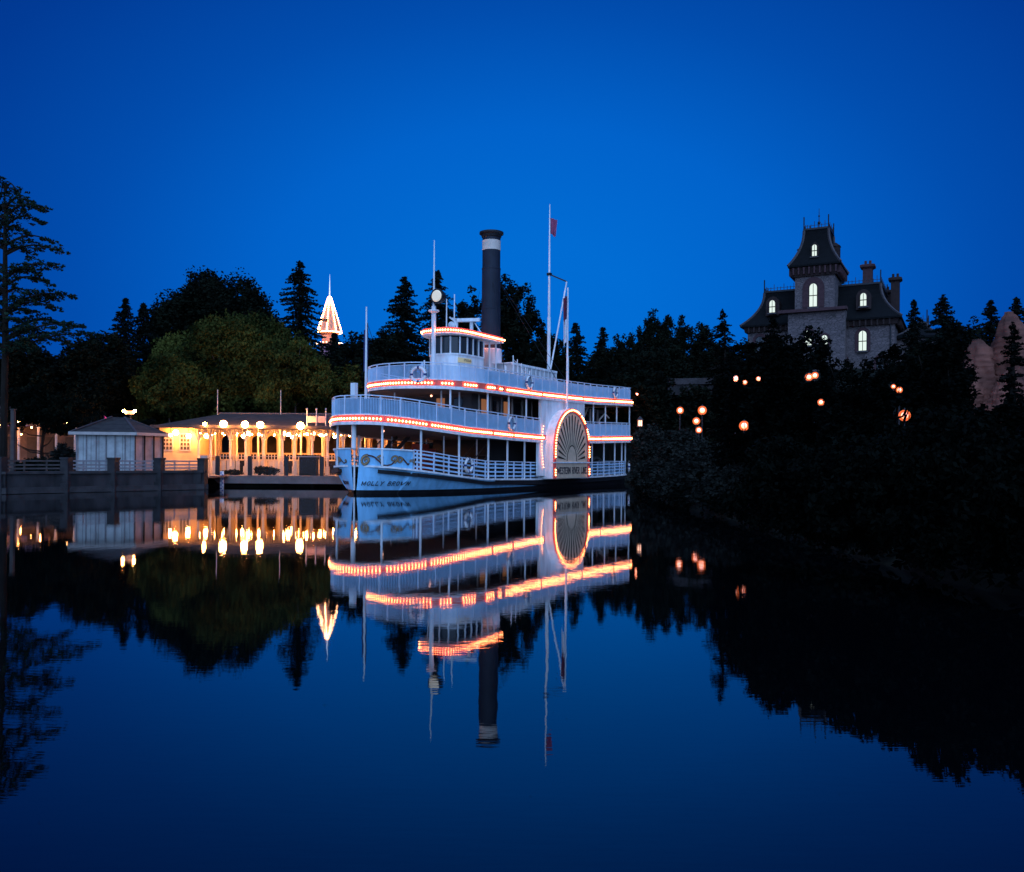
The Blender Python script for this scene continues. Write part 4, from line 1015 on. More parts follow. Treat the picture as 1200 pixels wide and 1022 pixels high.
# ---- bulb-lined spire beyond the trees
D = 180; base = P(386, 390, D)
sp_ = thing('lit_spire', 'bulb-lined pointed tower spire glowing pink above the trees behind the station', 'tower', (base.x, D, 0))
cx = base.x
MB().tube([(cx, D, 0), (cx, D, base.z - 2.6)], 2.0, 8).build('tower_shaft', m_pinkwall, sp_, True)
gal = MB().lathe((cx, D, base.z), [(2.5, -2.6), (2.6, -2.4), (1.5, -2.2), (1.6, -.6), (2.2, -.2), (2.3, 0)], 8); gal.build('gallery', m_pinklit, sp_, True)
n = 8; cone = [(2.5, 0), (2.05, 1.6), (1.45, 3.6), (.8, 5.6), (.36, 7.0), (.06, 7.6)]
co = MB().lathe((cx, D, base.z + .05), cone, n).build('spire_cone', m_pinklit, sp_, True)
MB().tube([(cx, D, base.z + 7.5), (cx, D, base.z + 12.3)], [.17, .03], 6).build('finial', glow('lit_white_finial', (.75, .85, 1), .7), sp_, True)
mb_ = glow('spire_bulb', (1, .46, .18), 24); bl = MB()
for j in range(n):
    a = 2 * math.pi * j / n
    for (r0, z0), (r1, z1) in zip(cone[:-1], cone[1:]):
        for t in np.linspace(0, 1, 5)[:-1]: r, z = r0 + (r1 - r0) * t, z0 + (z1 - z0) * t; bl.octa((cx + (r + .08) * math.cos(a), D + (r + .08) * math.sin(a), base.z + .05 + z), .17)
for a in np.linspace(0, 2 * math.pi, 41): bl.octa((cx + 2.35 * math.cos(a), D + 2.35 * math.sin(a), base.z), .14)
for a in np.linspace(0, 2 * math.pi, 25): bl.octa((cx + 2.7 * math.cos(a), D + 2.7 * math.sin(a), base.z - 2.3), .12)
bl.build('bulb_string', mb_, co, True)
# ================================================================== trees and shrubs
SIGHT = []     # lamps that glimmer through gaps in the near foliage: boughs there are thin
def leaf_quads(c, r, n, size, flat=1.0, hang=0.0):
    """n leaves round every cluster centre c (k,3) of radius r (k,), n a number"""
    k = len(c); c = np.repeat(c, n, 0); r = np.repeat(np.broadcast_to(r, (k,)), n)
    d = rng.normal(size=(k * n, 3)); d /= np.linalg.norm(d, axis=1)[:, None] + 1e-9
    p = c + d * (r * rng.random(k * n) ** .5)[:, None] * np.array([1, 1, flat])
    u = rng.normal(size=(k * n, 3)); u[:, 2] *= (.5 if hang == 0 else 1); u[:, 2] -= hang * 2
    u /= np.linalg.norm(u, axis=1)[:, None] + 1e-9
    v = np.cross(u, rng.normal(size=(k * n, 3))); v /= np.linalg.norm(v, axis=1)[:, None] + 1e-9
    s = size * (.6 + .8 * rng.random(k * n)); u *= s[:, None]; v *= (s * .6)[:, None]
    return np.stack([p - u * .5, p + v * .5 - u * .05, p + u * .6, p - v * .5 - u * .05], 1)
def carve(V):
    if not SIGHT: return V
    c = V.mean(1); keep = np.ones(len(c), bool)
    for L, rr in SIGHT:
        L = np.array(L); o = np.array([0, 0, CAMZ]); d = L - o; l = np.linalg.norm(d); d /= l
        t = (c - o) @ d; dist = np.linalg.norm(c - o - t[:, None] * d, axis=1)
        keep &= ~((t < l) & (dist < rr * t / l))
    return V[keep]
TREES = []
def tree_root(name, label, cat, x, y, group):
    return thing(name, label, cat, (x, y, max(gz(x, y), .1) - .1), 0, group)
def limbs(root, base, top, r, spread, n, mat, crown_c, crown_r):
    t = MB(); b, tp = Vector(base), Vector(top)
    pts = [b.lerp(tp, k / 5) + Vector((random.uniform(-1, 1), random.uniform(-1, 1), 0)) * r * .5 * (k > 0) for k in range(6)]
    t.tube(pts, [r * (1.25 if k == 0 else 1 - k * .16) for k in range(6)], 8)
    for i in range(n):
        k = random.uniform(.35, .95); s = pts[0].lerp(pts[-1], k); a = random.uniform(0, 6.28)
        e = Vector((s.x + math.cos(a) * crown_r[0] * spread, s.y + math.sin(a) * crown_r[1] * spread, s.z + crown_r[2] * random.uniform(.2, .7)))
        m_ = s.lerp(e, .5) + Vector((0, 0, -.1 * crown_r[2])); t.tube([s, m_, e], [r * .4, r * .25, r * .08], 5)
    return t.build('trunk', mat, root, True)
def broadleaf(label, px, top, d, wpx, zb, leaf=.3, n=420, per=36, mat=None, name='broadleaf_tree', group='dark trees behind the water', seed=0, rough=.22, hang=0., bark=None, depth=None, cat='tree', flat=1.0, trunk=True, fill=.62, do_carve=False, lobes=13):
    global rng
    rng = np.random.default_rng(seed + 11); random.seed(seed)
    pt = P(px, top, d); W = wpx / F * d; zt = pt.z
    rx, ry, rz = W / 2, (depth or W) / 2, (zt - zb) / 2; cz = zb + rz
    root = tree_root(name, label, cat, pt.x, d, group)
    if d > 60 and leaf > .3: leaf *= .78; n = int(n * 2.0)
    # a crown of separate lobes, each a leafy shell, so that gaps and overhangs show between them
    nl = lobes; k_ = np.arange(nl) + .5; ph = np.arccos(1 - 1.72 * k_ / nl); th = 2.39996 * k_ + rng.random() * 6
    q_ = (.58 + .26 * rng.random(nl))[:, None] * np.stack([np.cos(th) * np.sin(ph), np.sin(th) * np.sin(ph), np.cos(ph)], 1)
    q_ = np.vstack([q_, [[0, 0, .1]]]); lr = (.24 + .24 * rng.random(nl + 1)); lr[-1] = .5
    pick = rng.choice(nl + 1, n, p=lr ** 2 / (lr ** 2).sum())
    dd = rng.normal(size=(n, 3)); dd /= np.linalg.norm(dd, axis=1)[:, None]; dd[:, 2] *= .92
    rr_ = lr[pick] * (.62 + .42 * rng.random(n) ** .7)
    c = (q_[pick] + dd * rr_[:, None]) * np.array([rx, ry, rz]) * .94 + np.array([pt.x, d, cz])
    cr = np.maximum(min(rx, rz) * (.10 + .08 * rng.random(n)), leaf * 1.6)
    V = leaf_quads(c, cr, per, leaf, flat, hang)
    V = V[V[:, :, 2].min(1) > max(.05, gz(pt.x, d) - .1)]
    if do_carve: V = carve(V)
    np_quads('crown', V, mat or m_leaffar, root)
    if trunk: limbs(root, (pt.x, d, gz(pt.x, d) - .3), (pt.x, d, cz + rz * .4), max(.12, W * .022), .55, 9, bark or m_bark, None, (rx, ry, rz))
    return root
def conifer(label, px, top, d, wpx, zb=None, leaf=.28, mat=None, name='conifer', group='conifers on the skyline', seed=0, droop=.25, lean=0., dens=1.0, gap=.55, do_carve=False):
    global rng
    rng = np.random.default_rng(seed + 101); random.seed(seed + 5)
    pt = P(px, top, d); W = wpx * (1.45 if d > 60 else 1.15) / F * d; g = gz(pt.x, d); zb = g + 1.0 if zb is None else zb; H = pt.z - zb
    root = tree_root(name, label, 'tree', pt.x, d, group)
    C_, Rr = [], []; br = MB(); step = max(.2, H / 80)
    nbr = int(110 + H * 14)
    for k in range(nbr):
        t = rng.random() ** 1.1; z = pt.z - t * H - .05
        R0 = W / 2 * (min(1.0, (t * H) / (W * 1.05)) ** .75 * .95 + .05)
        a = rng.random() * 6.28; L = R0 * (.45 + .65 * rng.random() ** .6); xo = lean * (1 - t) * W
        m = max(2, int(L / (leaf * .9)) + 1); up = rng.normal() * .12
        for i in range(m):
            u = (i + .6) / m
            C_.append((pt.x + xo + math.cos(a) * L * u, d + math.sin(a) * L * u, z - (droop + up) * L * u ** 1.3 + .16 * L * max(0, u - .7))); Rr.append(leaf * (1.15 - .75 * u))
        if k % 5 == 0: br.tube([(pt.x + xo, d, z), (pt.x + xo + math.cos(a) * L * .9, d + math.sin(a) * L * .9, z - droop * L * .8)], [.05, .015], 4)
    for k in range(6): C_.append((pt.x + lean * W, d, pt.z - k * leaf * .5)); Rr.append(leaf * .3 * (k + 1) ** .5)
    C_ = np.array(C_); Rr = np.array(Rr)
    V = leaf_quads(C_, Rr, max(2, int(7 * dens)), leaf * .8, gap)
    if do_carve: V = carve(V)
    np_quads('crown', V, mat or m_leafcon, root)
    br.tube([(pt.x, d, g - .3), (pt.x + lean * W * .5, d, pt.z - .4)], [max(.14, W * .03), .03], 7); br.build('trunk', m_bark, root, True)
    return root
GB = 'dark trees behind the water'
# -- the big lamplit green tree behind the station and its neighbours
broadleaf('broad green tree lit from below by the station lamps', 276, 374, 76, 200, 3.4, .34, 1250, 44, m_leafwill, 'willow_tree', 'green trees round the station', 3, .2, .55, m_barkp, 14, lobes=17)
broadleaf('low green tree lit at the right end of the station roof', 346, 398, 73, 92, 4.2, .32, 420, 40, m_leafwill, 'willow_tree', 'green trees round the station', 4, .2, .6, m_barkp, 7)
broadleaf('small green tree drooping between the hut and the station roof', 200, 418, 70, 86, 3.4, .32, 380, 36, m_leafwill, 'willow_tree', 'green trees round the station', 5, .2, .6, m_barkp, 7)
broadleaf('wide almost black tree behind the hut roof', 112, 388, 68, 118, 3.9, .34, 430, 36, m_leaffar, 'broadleaf_tree', GB, 6, .2)
broadleaf('almost black tree over the left verandah', 42, 405, 66, 95, 4.6, .34, 340, 34, m_leaffar, 'broadleaf_tree', GB, 7, .25)
broadleaf('very large domed dark tree on the skyline above the station', 256, 316, 108, 152, 3, .5, 1400, 44, m_leaffar, 'broadleaf_tree', GB, 8, .22, lobes=20)
broadleaf('dark shoulder tree left of the large domed crown', 205, 345, 104, 62, 3, .45, 260, 34, m_leaffar, 'broadleaf_tree', GB, 9, .25)
conifer('short dark conifer left of the domed crown', 147, 350, 98, 32, None, .34, seed=1); conifer('small dark conifer nearest the domed crown on its left', 168, 356, 99, 26, None, .34, seed=2)
conifer('tall dark conifer left of the lit spire', 351, 306, 96, 58, None, .36, seed=3)
conifer('short dark conifer at the foot of the lit spire', 392, 391, 100, 34, None, .34, seed=4)
broadleaf('dark tree filling the gap below the lit spire', 408, 396, 88, 90, 2, .42, 320, 34, m_leaffar, 'broadleaf_tree', GB, 10, .15, depth=9)
broadleaf('grey-green twiggy tree behind the boat bow flag', 402, 418, 74, 60, 3, .26, 170, 30, m_leafwill, 'broadleaf_tree', GB, 11, .2, depth=5)
conifer('dark conifer left of the pilot house', 474, 325, 100, 58, None, .38, seed=5); conifer('dark conifer behind the searchlight mast', 513, 318, 104, 46, None, .36, seed=6, gap=.8)
broadleaf('dark crown between the searchlight mast and the smokestack', 545, 328, 110, 66, 4, .5, 300, 34, m_leaffar, 'broadleaf_tree', GB, 12, .25)
broadleaf('big dark crown right of the smokestack', 600, 323, 106, 84, 4, .5, 420, 36, m_leaffar, 'broadleaf_tree', GB, 13, .22)
broadleaf('dark tree behind the tall flag mast', 646, 378, 100, 70, 4, .45, 280, 34, m_leaffar, 'broadleaf_tree', GB, 14, .2)
broadleaf('dark tree behind the left part of the boat', 452, 372, 92, 84, 3, .45, 320, 34, m_leaffar, 'broadleaf_tree', GB, 15, .15)
conifer('spiky leaning conifer right of the side mast', 684, 379, 104, 22, None, .34, seed=7, lean=-.3); conifer('small pointed conifer by the short staff', 706, 384, 102, 24, None, .34, seed=8)
broadleaf('dark mass of tree behind the stern rail', 716, 396, 95, 78, 3, .42, 320, 34, m_leaffar, 'broadleaf_tree', GB, 16, .15)
GP = 'slim dark poplars right of the boat'
for i, (px, top, wp, lab) in enumerate(((728, 380, 14, 'slim dark poplar, first right of the boat masts'), (741, 384, 14, 'slim dark poplar, second right of the boat masts'), (753, 372, 14, 'slim dark poplar with a round tip in the poplar row'), (764, 366, 13, 'slim dark poplar, third tallest of the poplar row'),
                                  (775, 362, 13, 'slim dark poplar next to the tallest one'), (784, 358, 14, 'slim dark poplar, tallest of the poplar row'), (796, 372, 15, 'slim dark poplar right of the tallest one'))):
    broadleaf(lab, px, top, 112, wp * 1.6, 4, .36, 240, 26, m_leaffar, 'poplar_tree', GP, 20 + i, .15, hang=-.6)
broadleaf('dark round tree between the poplars and the manor', 814, 376, 104, 52, 4, .42, 260, 34, m_leaffar, 'broadleaf_tree', GB, 30, .25)
broadleaf('dark low tree behind the path lamps', 770, 398, 84, 100, 2.5, .38, 360, 34, m_leaffar, 'broadleaf_tree', GB, 31, .2)
broadleaf('olive shaded tree just right of the stern lamp', 752, 424, 72, 70, 2, .3, 260, 34, m_leafolive if False else m_leaffar, 'broadleaf_tree', GB, 32, .2)
broadleaf('dark bush filling the gap left of the manor', 838, 392, 98, 46, 3, .4, 220, 34, m_leaffar, 'broadleaf_tree', GB, 33, .2)
broadleaf('dark tree rising right behind the upper orange lamps', 874, 404, 76, 74, 1.5, .32, 320, 34, m_leaffar, 'broadleaf_tree', GB, 34, .2)
# right skyline
GR = 'conifers on the right skyline'
conifer('thin leaning conifer tip just right of the manor', 1074, 352, 78, 20, None, .26, group=GR, seed=40, lean=-.1); conifer('pointed dark conifer, tallest right of the manor', 1105, 346, 74, 46, None, .3, group=GR, seed=41)
conifer('pointed dark conifer left of the rock spire', 1161, 352, 84, 26, None, .3, group=GR, seed=42); conifer('pointed dark conifer at the right picture edge, behind the rock', 1191, 349, 86, 24, None, .3, group=GR, seed=43)
broadleaf('dark tree between the right conifers', 1132, 370, 82, 74, 3, .36, 330, 34, m_leaffar, 'broadleaf_tree', GB, 44, .18)
broadleaf('dark tree at the right picture edge', 1215, 366, 88, 60, 3, .4, 240, 30, m_leaffar, 'broadleaf_tree', GB, 45, .2)
broadleaf('dark tree at the right foot of the manor', 1078, 396, 70, 64, 3, .34, 300, 34, m_leaffar, 'broadleaf_tree', GB, 46, .18)
# far wood on the rising ground
V = []
rng = np.random.default_rng(77)
n = 1500; a = rng.uniform(-.72, .72, n); dd = rng.uniform(118, 170, n); X = np.tan(a) * dd; Zg = ground_z(X, dd)
keep = ~((X > 22) & (X < 70) & (dd < 150)); X, dd, Zg = X[keep], dd[keep], Zg[keep]
c = np.stack([X, dd, Zg + rng.uniform(0, 4.6, len(X))], 1)
tag(np_quads('woodland', leaf_quads(c, 2.4, 22, .8), m_leaffar), kind='stuff')
# -- tall layered cedar at the far left
def cedar():
    global rng
    rng = np.random.default_rng(5); random.seed(9)
    d = 48.6; x0 = P(3, 560, d).x
    root = thing('cedar_tree', 'tall cedar with flat layered boughs at the far left picture edge', 'tree', (x0, d, .6))
    tips = [(20, 226, 3), (36, 240, 2), (54, 246, 3), (50, 262, 4), (30, 275, 5), (62, 284, 3), (73, 296, 4), (69, 313, 5), (48, 322, 4), (60, 334, 3), (86, 347, 5), (70, 351, 5), (66, 362, 6), (52, 373, 5), (78, 380, 4), (100, 383, 5), (112, 392, 4), (60, 396, 6), (84, 404, 5), (38, 300, 4), (42, 352, 5), (30, 385, 5), (40, 410, 5)]
    br = MB(); C_, R_ = [], []
    def bough(tip, zroot, f=1.0):
        b = Vector((x0, d, zroot)); tip = Vector(tip); m = int((tip - b).length / .3) + 3
        pts = [b.lerp(tip, i / (m - 1)) + Vector((0, 0, .5 * math.sin(math.pi * i / (m - 1)))) for i in range(m)]
        br.tube(pts, [.09 * (1 - .85 * i / (m - 1)) for i in range(m)], 5)
        for i, p in enumerate(pts):
            u = i / (m - 1)
            if u < .18: continue
            spread = .35 + 1.0 * math.sin(math.pi * min(1, u * 1.02)) ** .8
            for k in range(4):
                C_.append((p.x + random.uniform(-.3, .3), p.y + random.uniform(-1, 1) * spread, p.z + random.uniform(-.1, .1))); R_.append(.22 * (1.2 - .5 * u))
    for px, py, dr in tips:
        tp = P(px, py, d + random.uniform(-1.5, 1.5)); bough(tp, tp.z + .3 + random.uniform(-.2, .5) - .04 * px * .3)
        # the same layer on the sides that face away or out of frame
        L = abs(tp.x - x0)
        for a in (random.uniform(2.2, 4.2),):
            bough((x0 + math.cos(a) * L * .9, d + math.sin(a) * L * .9, tp.z + random.uniform(-.6, .3)), tp.z + .3)
    np_quads('crown', leaf_quads(np.array(C_), np.array(R_), 11, .16, .42), m_leafcedar, root)
    br.tube([(x0, d, .4), (x0 + .1, d, 8), (x0 + .05, d, 14), (x0, d, 17.4)], [.22, .18, .11, .03], 9); br.build('trunk', m_bark, root, True)
cedar()
# a dark overhanging tree before the verandah
broadleaf('dark tree whose low boughs hang in front of the left verandah lamps', 50, 452, 53, 118, 2.9, .2, 300, 34, m_leaffar, 'broadleaf_tree', GB, 64, .2, depth=3.5, hang=.4)
# bushes on the left bank
GL_ = 'bushes behind the left wall'
broadleaf('dark bush against the left corner of the hut', 76, 522, 50, 34, .5, .14, 150, 30, m_leafbush, 'bush', GL_, 60, .2, cat='bush', trunk=False)
broadleaf('low dark bush before the verandah', 42, 536, 47, 56, .5, .14, 150, 30, m_leaffar, 'bush', GL_, 61, .2, cat='bush', trunk=False, depth=1.6)
broadleaf('low clipped bush behind the glass fence on the landing stage', 312, 547, 57.2, 30, .7, .1, 140, 30, m_leaffar, 'bush', 'bushes on the landing stage', 62, .15, cat='bush', trunk=False, depth=.8)
broadleaf('small round bush behind the glass fence, left of the clipped one', 271, 552, 57.2, 26, .7, .1, 90, 30, m_leaffar, 'bush', 'bushes on the landing stage', 63, .15, cat='bush', trunk=False, depth=.8)

# ================================================================== the manor on its hill
MS = .12; MX = P(960, 400, 120).x; MZ0 = gz(MX, 120)
man = thing('hilltop_manor', 'gloomy stone manor with mansard roofs and a central tower on the hill, pale windows lit', 'manor', (MX, 120, MZ0 - 2), R(-28))
ML = lambda px: (px - 960) * MS / .99
MZ = lambda py: (538.5 - py) * MS + CAMZ - (MZ0 - 2)
def mring(x0, x1, y0, y1, z): return [(x0, y0, z), (x1, y0, z), (x1, y1, z), (x0, y1, z)]
bx0, bx1, byf, byb = ML(878), ML(1040), 0.0, 15.0
MB().rings([mring(bx0, bx1, byf, byb, 0), mring(bx0, bx1, byf, byb, MZ(376))]).build('wall', m_manor, man)
def mansard(x0, x1, y0, y1, ze, zt, ov, inset, name, parent, n=7):
    rs = [mring(x0 - ov, x1 + ov, y0 - ov, y1 + ov, ze - .25), mring(x0 - ov, x1 + ov, y0 - ov, y1 + ov, ze)]
    for i in range(1, n + 1):
        t = i / n; k = -ov + (ov + inset) * (1 - (1 - t) ** 2.1); rs.append(mring(x0 + k, x1 - k, y0 + k, y1 - k, ze + (zt - ze) * t))
    o = MB().rings(rs).build(name, m_manorroof, parent)
    ed = MB()
    for c in range(4):
        for a, b in zip(rs[1:-1], rs[2:]): ed.beam(a[c], b[c], .26, .26)
    ed.build('hip_moulding', m_edge, o)
    k = inset; cr = MB(); z = zt
    for a, b in (((x0 + k, y0 + k), (x1 - k, y0 + k)), ((x1 - k, y0 + k), (x1 - k, y1 - k)), ((x0 + k, y1 - k), (x1 - k, y1 - k)), ((x0 + k, y0 + k), (x0 + k, y1 - k))):
        a3, b3 = Vector((*a, z)), Vector((*b, z)); L = (b3 - a3).length; cr.beam(a3 + Vector((0, 0, .12)), b3 + Vector((0, 0, .12)), .22, .25); cr.beam(a3 + Vector((0, 0, .6)), b3 + Vector((0, 0, .6)), .05, .05)
        m = max(3, int(L / .45))
        for i in range(m + 1):
            p = a3.lerp(b3, i / m); h = (.75 if i % 3 else 1.15) if 0 < i < m else 1.9
            cr.beam(p, p + Vector((0, 0, h)), .07 if 0 < i < m else .14, .07 if 0 < i < m else .14)
    cr.build('iron_cresting', m_metal, o)
    return o
mansard(bx0, bx1, byf, byb, MZ(375), MZ(333), .9, 1.95, 'mansard_roof', man)
cn = MB(); cn.rings([mring(bx0 - .35, bx1 + .35, byf - .35, byb + .35, MZ(383)), mring(bx0 - .5, bx1 + .5, byf - .5, byb + .5, MZ(377))])
for x in np.arange(bx0 + .3, bx1, .75): cn.box((x, byf - .55, MZ(380.5)), (.22, .45, .8))
for y in np.arange(byf + .5, byb, .75): cn.box((bx1 + .55, y, MZ(380.5)), (.45, .22, .8))
cn.build('bracketed_cornice', m_manorwood, man)
# tower
tx0, tx1, tyf, tyb = ML(935), ML(978.5), -1.8, 5.4
MB().rings([mring(tx0, tx1, tyf, tyb, 0), mring(tx0, tx1, tyf, tyb, MZ(318))]).build('tower_wall', m_manor, man)
tb_ = MB(); tc_ = MB(); tc_.rings([mring(tx0 - .3, tx1 + .3, tyf - .3, tyb + .3, MZ(324)), mring(tx0 - .5, tx1 + .5, tyf - .5, tyb + .5, MZ(313))])
for x in np.arange(tx0 - .1, tx1 + .3, .7): tb_.box((x, tyf - .55, MZ(318)), (.2, .5, .95))
for y in np.arange(tyf, tyb, .7): tb_.box((tx1 + .55, y, MZ(318)), (.5, .2, .95)); tb_.box((tx0 - .55, y, MZ(318)), (.5, .2, .95))
tco = tc_.build('tower_cornice', m_manorwood, man); tb_.build('cornice_brackets', m_manortrim, tco)
tr_ = mansard(tx0, tx1, tyf, tyb, MZ(311), MZ(268), .85, 1.0, 'tower_roof', man)
xm = (tx0 + tx1) / 2; ym = (tyf + tyb) / 2
MB().tube([(xm, ym, MZ(270)), (xm, ym, MZ(238))], [.1, .03], 6).ball((xm, ym, MZ(255)), .22).ball((xm, ym, MZ(247)), .13).build('finial', m_metal, tr_)
# cornice belt across the front
MB().box((ML(955), -2.3, MZ(364.5)), (ML(993) - ML(918), 1.4, .42)).build('porch_roof_edge', m_manortrim, man)
MB().rings([mring(ML(928), ML(990), -2.2, 0, 0), mring(ML(928), ML(990), -2.2, 0, MZ(366))]).build('tower_lower_bay', m_manor, man)
def mwin(px, p0, p1, wpx, y, rise=.5, hood=True, mat=None, brick=.3, name='arched_window'):
    x = ML(px); w_ = wpx * MS / 2; z0, z1 = MZ(p1), MZ(p0)
    arc = lambda r, n=8: [(x - r * math.cos(a), z1 - rise + (rise + (r - w_)) * math.sin(a)) for a in np.linspace(0, math.pi, n + 1)]
    def plate(r, zb, y0, th, m, nm, par):
        pts = [(x - r, y0, zb)] + [(a, y0, b) for a, b in arc(r)] + [(x + r, y0, zb)]
        return MB().prism(pts, (0, -th, 0)).build(nm, m, par)
    fr = plate(w_ + brick, z0 - .05, y - .02, .14, m_manortrim, name, man)
    plate(w_ + .09, z0, y - .165, .04, m_slot, 'frame', fr)
    plate(w_, z0 + .06, y - .21, .02, mat or m_winlit, 'pane', fr)
    br_ = MB(); br_.box((x, y - .25, (z0 + z1) / 2 - .05), (w_ * 2, .03, .12)); br_.box((x, y - .25, (z0 + z1) / 2), (.07, .031, z1 - z0 - .1)); br_.build('glazing_bars', m_slot, fr)
    MB().box((x, y - .25, z0 - .12), (w_ * 2 + .5, .4, .16)).build('sill', m_edge, fr)
    return fr
mwin(955.5, 333, 360, 8.2, tyf, .55, brick=.95)
mwin(968.5, 394, 405.5, 6.2, -2.22, .4, brick=.35); mwin(1007, 389, 412, 8, byf, .5, brick=.5); mwin(951, 387, 405, 7, -2.22, .4, brick=.35); mwin(893, 389, 412, 9.5, byf, .5, brick=.5, mat=m_glass); mwin(1026, 420, 436, 8, byf, .4, brick=.4, mat=m_glass); mwin(985, 418, 434, 8, byf, .4, brick=.4, mat=m_glass)
for px in (907, 1007.5):
    x = ML(px); y0 = -.05
    dm = MB(); w_ = .95; z0, z1 = MZ(364), MZ(349)
    pts = [(x - w_, y0, z0), (x - w_, y0, z1)] + [(x - w_ * math.cos(a), y0, z1 + .95 * math.sin(a) ** 1.2) for a in np.linspace(.25, math.pi - .25, 9)] + [(x + w_, y0, z1), (x + w_, y0, z0)]
    dm.prism(pts, (0, 2.4, 0)); dm.build('dormer', m_manorwood, man)
    mwin(px, 346, 361, 6.4, y0 - .02, .45, brick=.16)
# tower roof dormers
x = ML(956.5); MB().prism([(x - .55, -1.75, MZ(303)), (x - .55, -1.75, MZ(289)), (x, -1.75, MZ(284)), (x + .55, -1.75, MZ(289)), (x + .55, -1.75, MZ(303))], (0, 1.8, 0)).build('tower_dormer', m_manorwood, tr_)
mwin(956.5, 288, 301.5, 5, -1.77, .3, brick=.1)
for sx, xx in ((1, tx1 - .55), (-1, tx0 + .55)): MB().box((xx + sx * .15, ym, MZ(292)), (1.2, 1.1, 1.5)).rings([mring(xx + sx * .15 - .7, xx + sx * .15 + .7, ym - .7, ym + .7, MZ(285.8)), mring(xx + sx * .15 - .1, xx + sx * .15 + .1, ym - .1, ym + .1, MZ(281))]).build('tower_dormer', m_manorwood, tr_)
# chimneys
for px, ptop, pb_, w_, y in ((1012, 303, 335, 1.25, 4.5), (1060, 312, 365, 1.15, 10.0), (1058, 322, 365, 1.1, 13.2)):
    c = MB(); x = ML(px) * .93 + (0 if y < 5 else -y * .22); zt = MZ(ptop)
    c.box((x, y, (MZ(pb_) + zt) / 2 - .4), (w_, w_, zt - MZ(pb_))); c.rings([mring(x - w_ * .5, x + w_ * .5, y - w_ * .5, y + w_ * .5, zt - 1.0), mring(x - w_ * .78, x + w_ * .78, y - w_ * .78, y + w_ * .78, zt - .75), mring(x - w_ * .78, x + w_ * .78, y - w_ * .78, y + w_ * .78, zt - .45), mring(x - w_ * .5, x + w_ * .5, y - w_ * .5, y + w_ * .5, zt - .3)])
    for sx in (-.3, .3): c.tube([(x + sx, y, zt - .4), (x + sx, y, zt + .25)], .17, 8)
    c.build('chimney', m_manorwood if px > 1030 else m_manortrim, man)
# side wing, lower, receding right
MB().rings([mring(bx1 - .1, bx1 + 5.5, 4.5, 13.5, 0), mring(bx1 - .1, bx1 + 5.5, 4.5, 13.5, MZ(395))]).build('side_wing_wall', m_manor, man)
mansard(bx1 - .1, bx1 + 5.5, 4.5, 13.5, MZ(394), MZ(377), .8, 1.8, 'side_wing_roof', man)
# iron brackets and a drain pipe
MB().tube([(bx1 - .5, -.15, 0), (bx1 - .5, -.15, MZ(383))], .09, 6).build('drain_pipe', m_metal, man)

# ================================================================== rock spires and right bank
def rockmesh(root, parts, mat, seed):
    from mathutils import noise as nz_
    for q_, (x, y, z0, z1, rx, ry) in enumerate(parts):
        mb = MB(); n = 54; m = 84; rs = []
        for k in range(m + 1):
            t = k / m; z = z0 + (z1 - z0) * t
            led = .09 * ((z * 2.3 + .35 * math.sin(z * .7 + q_)) % 1.0) ** 2
            rad = max(.04, (1 - t ** 3.2)) ** .55 * (1 + led)
            ring = []
            for j in range(n):
                a = 2 * math.pi * j / n; ca, sa = math.cos(a), math.sin(a)
                v = Vector((ca * 1.3 + q_ * 7, sa * 1.3, z * .22)); big = nz_.fractal(v, 1.0, 2.0, 4)
                fine = nz_.fractal(Vector((ca * 5 + q_, sa * 5, z * 1.6)), 1.0, 2.0, 3)
                cr_ = -.22 * max(0, 1 - abs(math.sin(1.5 * a + q_ * 1.7 + .25 * math.sin(z * .9))) * 7)
                w_ = rad * (1 + .34 * big + .09 * fine + cr_)
                ring.append((x + rx * w_ * ca + .3 * rx * math.sin(t * 3 + q_), y + ry * w_ * sa, z + .12 * fine))
            rs.append(ring)
        mb.rings(rs); mb.build('rock_pillar', mat, root, True, smooth=True)
rk = thing('rock_spire', 'tall banded red sandstone outcrop beside the right picture edge', 'rock', (P(1180, 470, 62).x, 62, 0))
q = lambda px, py, d=62: P(px, py, d)
rockmesh(rk, [(q(1181, 400).x, 62, 1, q(1181, 366).z, 1.5, 1.6), (q(1160, 400).x, 63, 1, q(1160, 396).z, 1.7, 1.8), (q(1200, 400).x, 63.5, 1, q(1200, 378).z, 1.7, 1.6), (q(1172, 440).x, 60.6, 1, q(1172, 436).z, 1.5, 1.2), (q(1140, 440).x, 62.5, 1, q(1140, 424).z, 1.3, 1.3)], m_rock, 3)
# low stone house wall glimpsed behind the path lamps
broadleaf('dark tree standing before the low grey garden wall', 812, 455, 72, 90, 1.2, .3, 300, 34, m_leaffar, 'broadleaf_tree', GB, 48, .15, depth=4)
o = thing('garden_wall', 'pale grey low wall top glimpsed through trees left of the upper path lamps', 'wall', (P(802, 450, 78).x, 78, gz(P(802, 450, 78).x, 78)))
q0, q1 = P(783, 447.5, 78), P(836, 446.5, 78); MB().beam(q0, q1, .5, .55).build('coping', m_palerock, o, True); c = (q0 + q1) / 2
MB().box((c.x, 78.1, c.z - .75), ((q1 - q0).length, .35, 1.0)).build('wall_body', m_concrete, o, True)

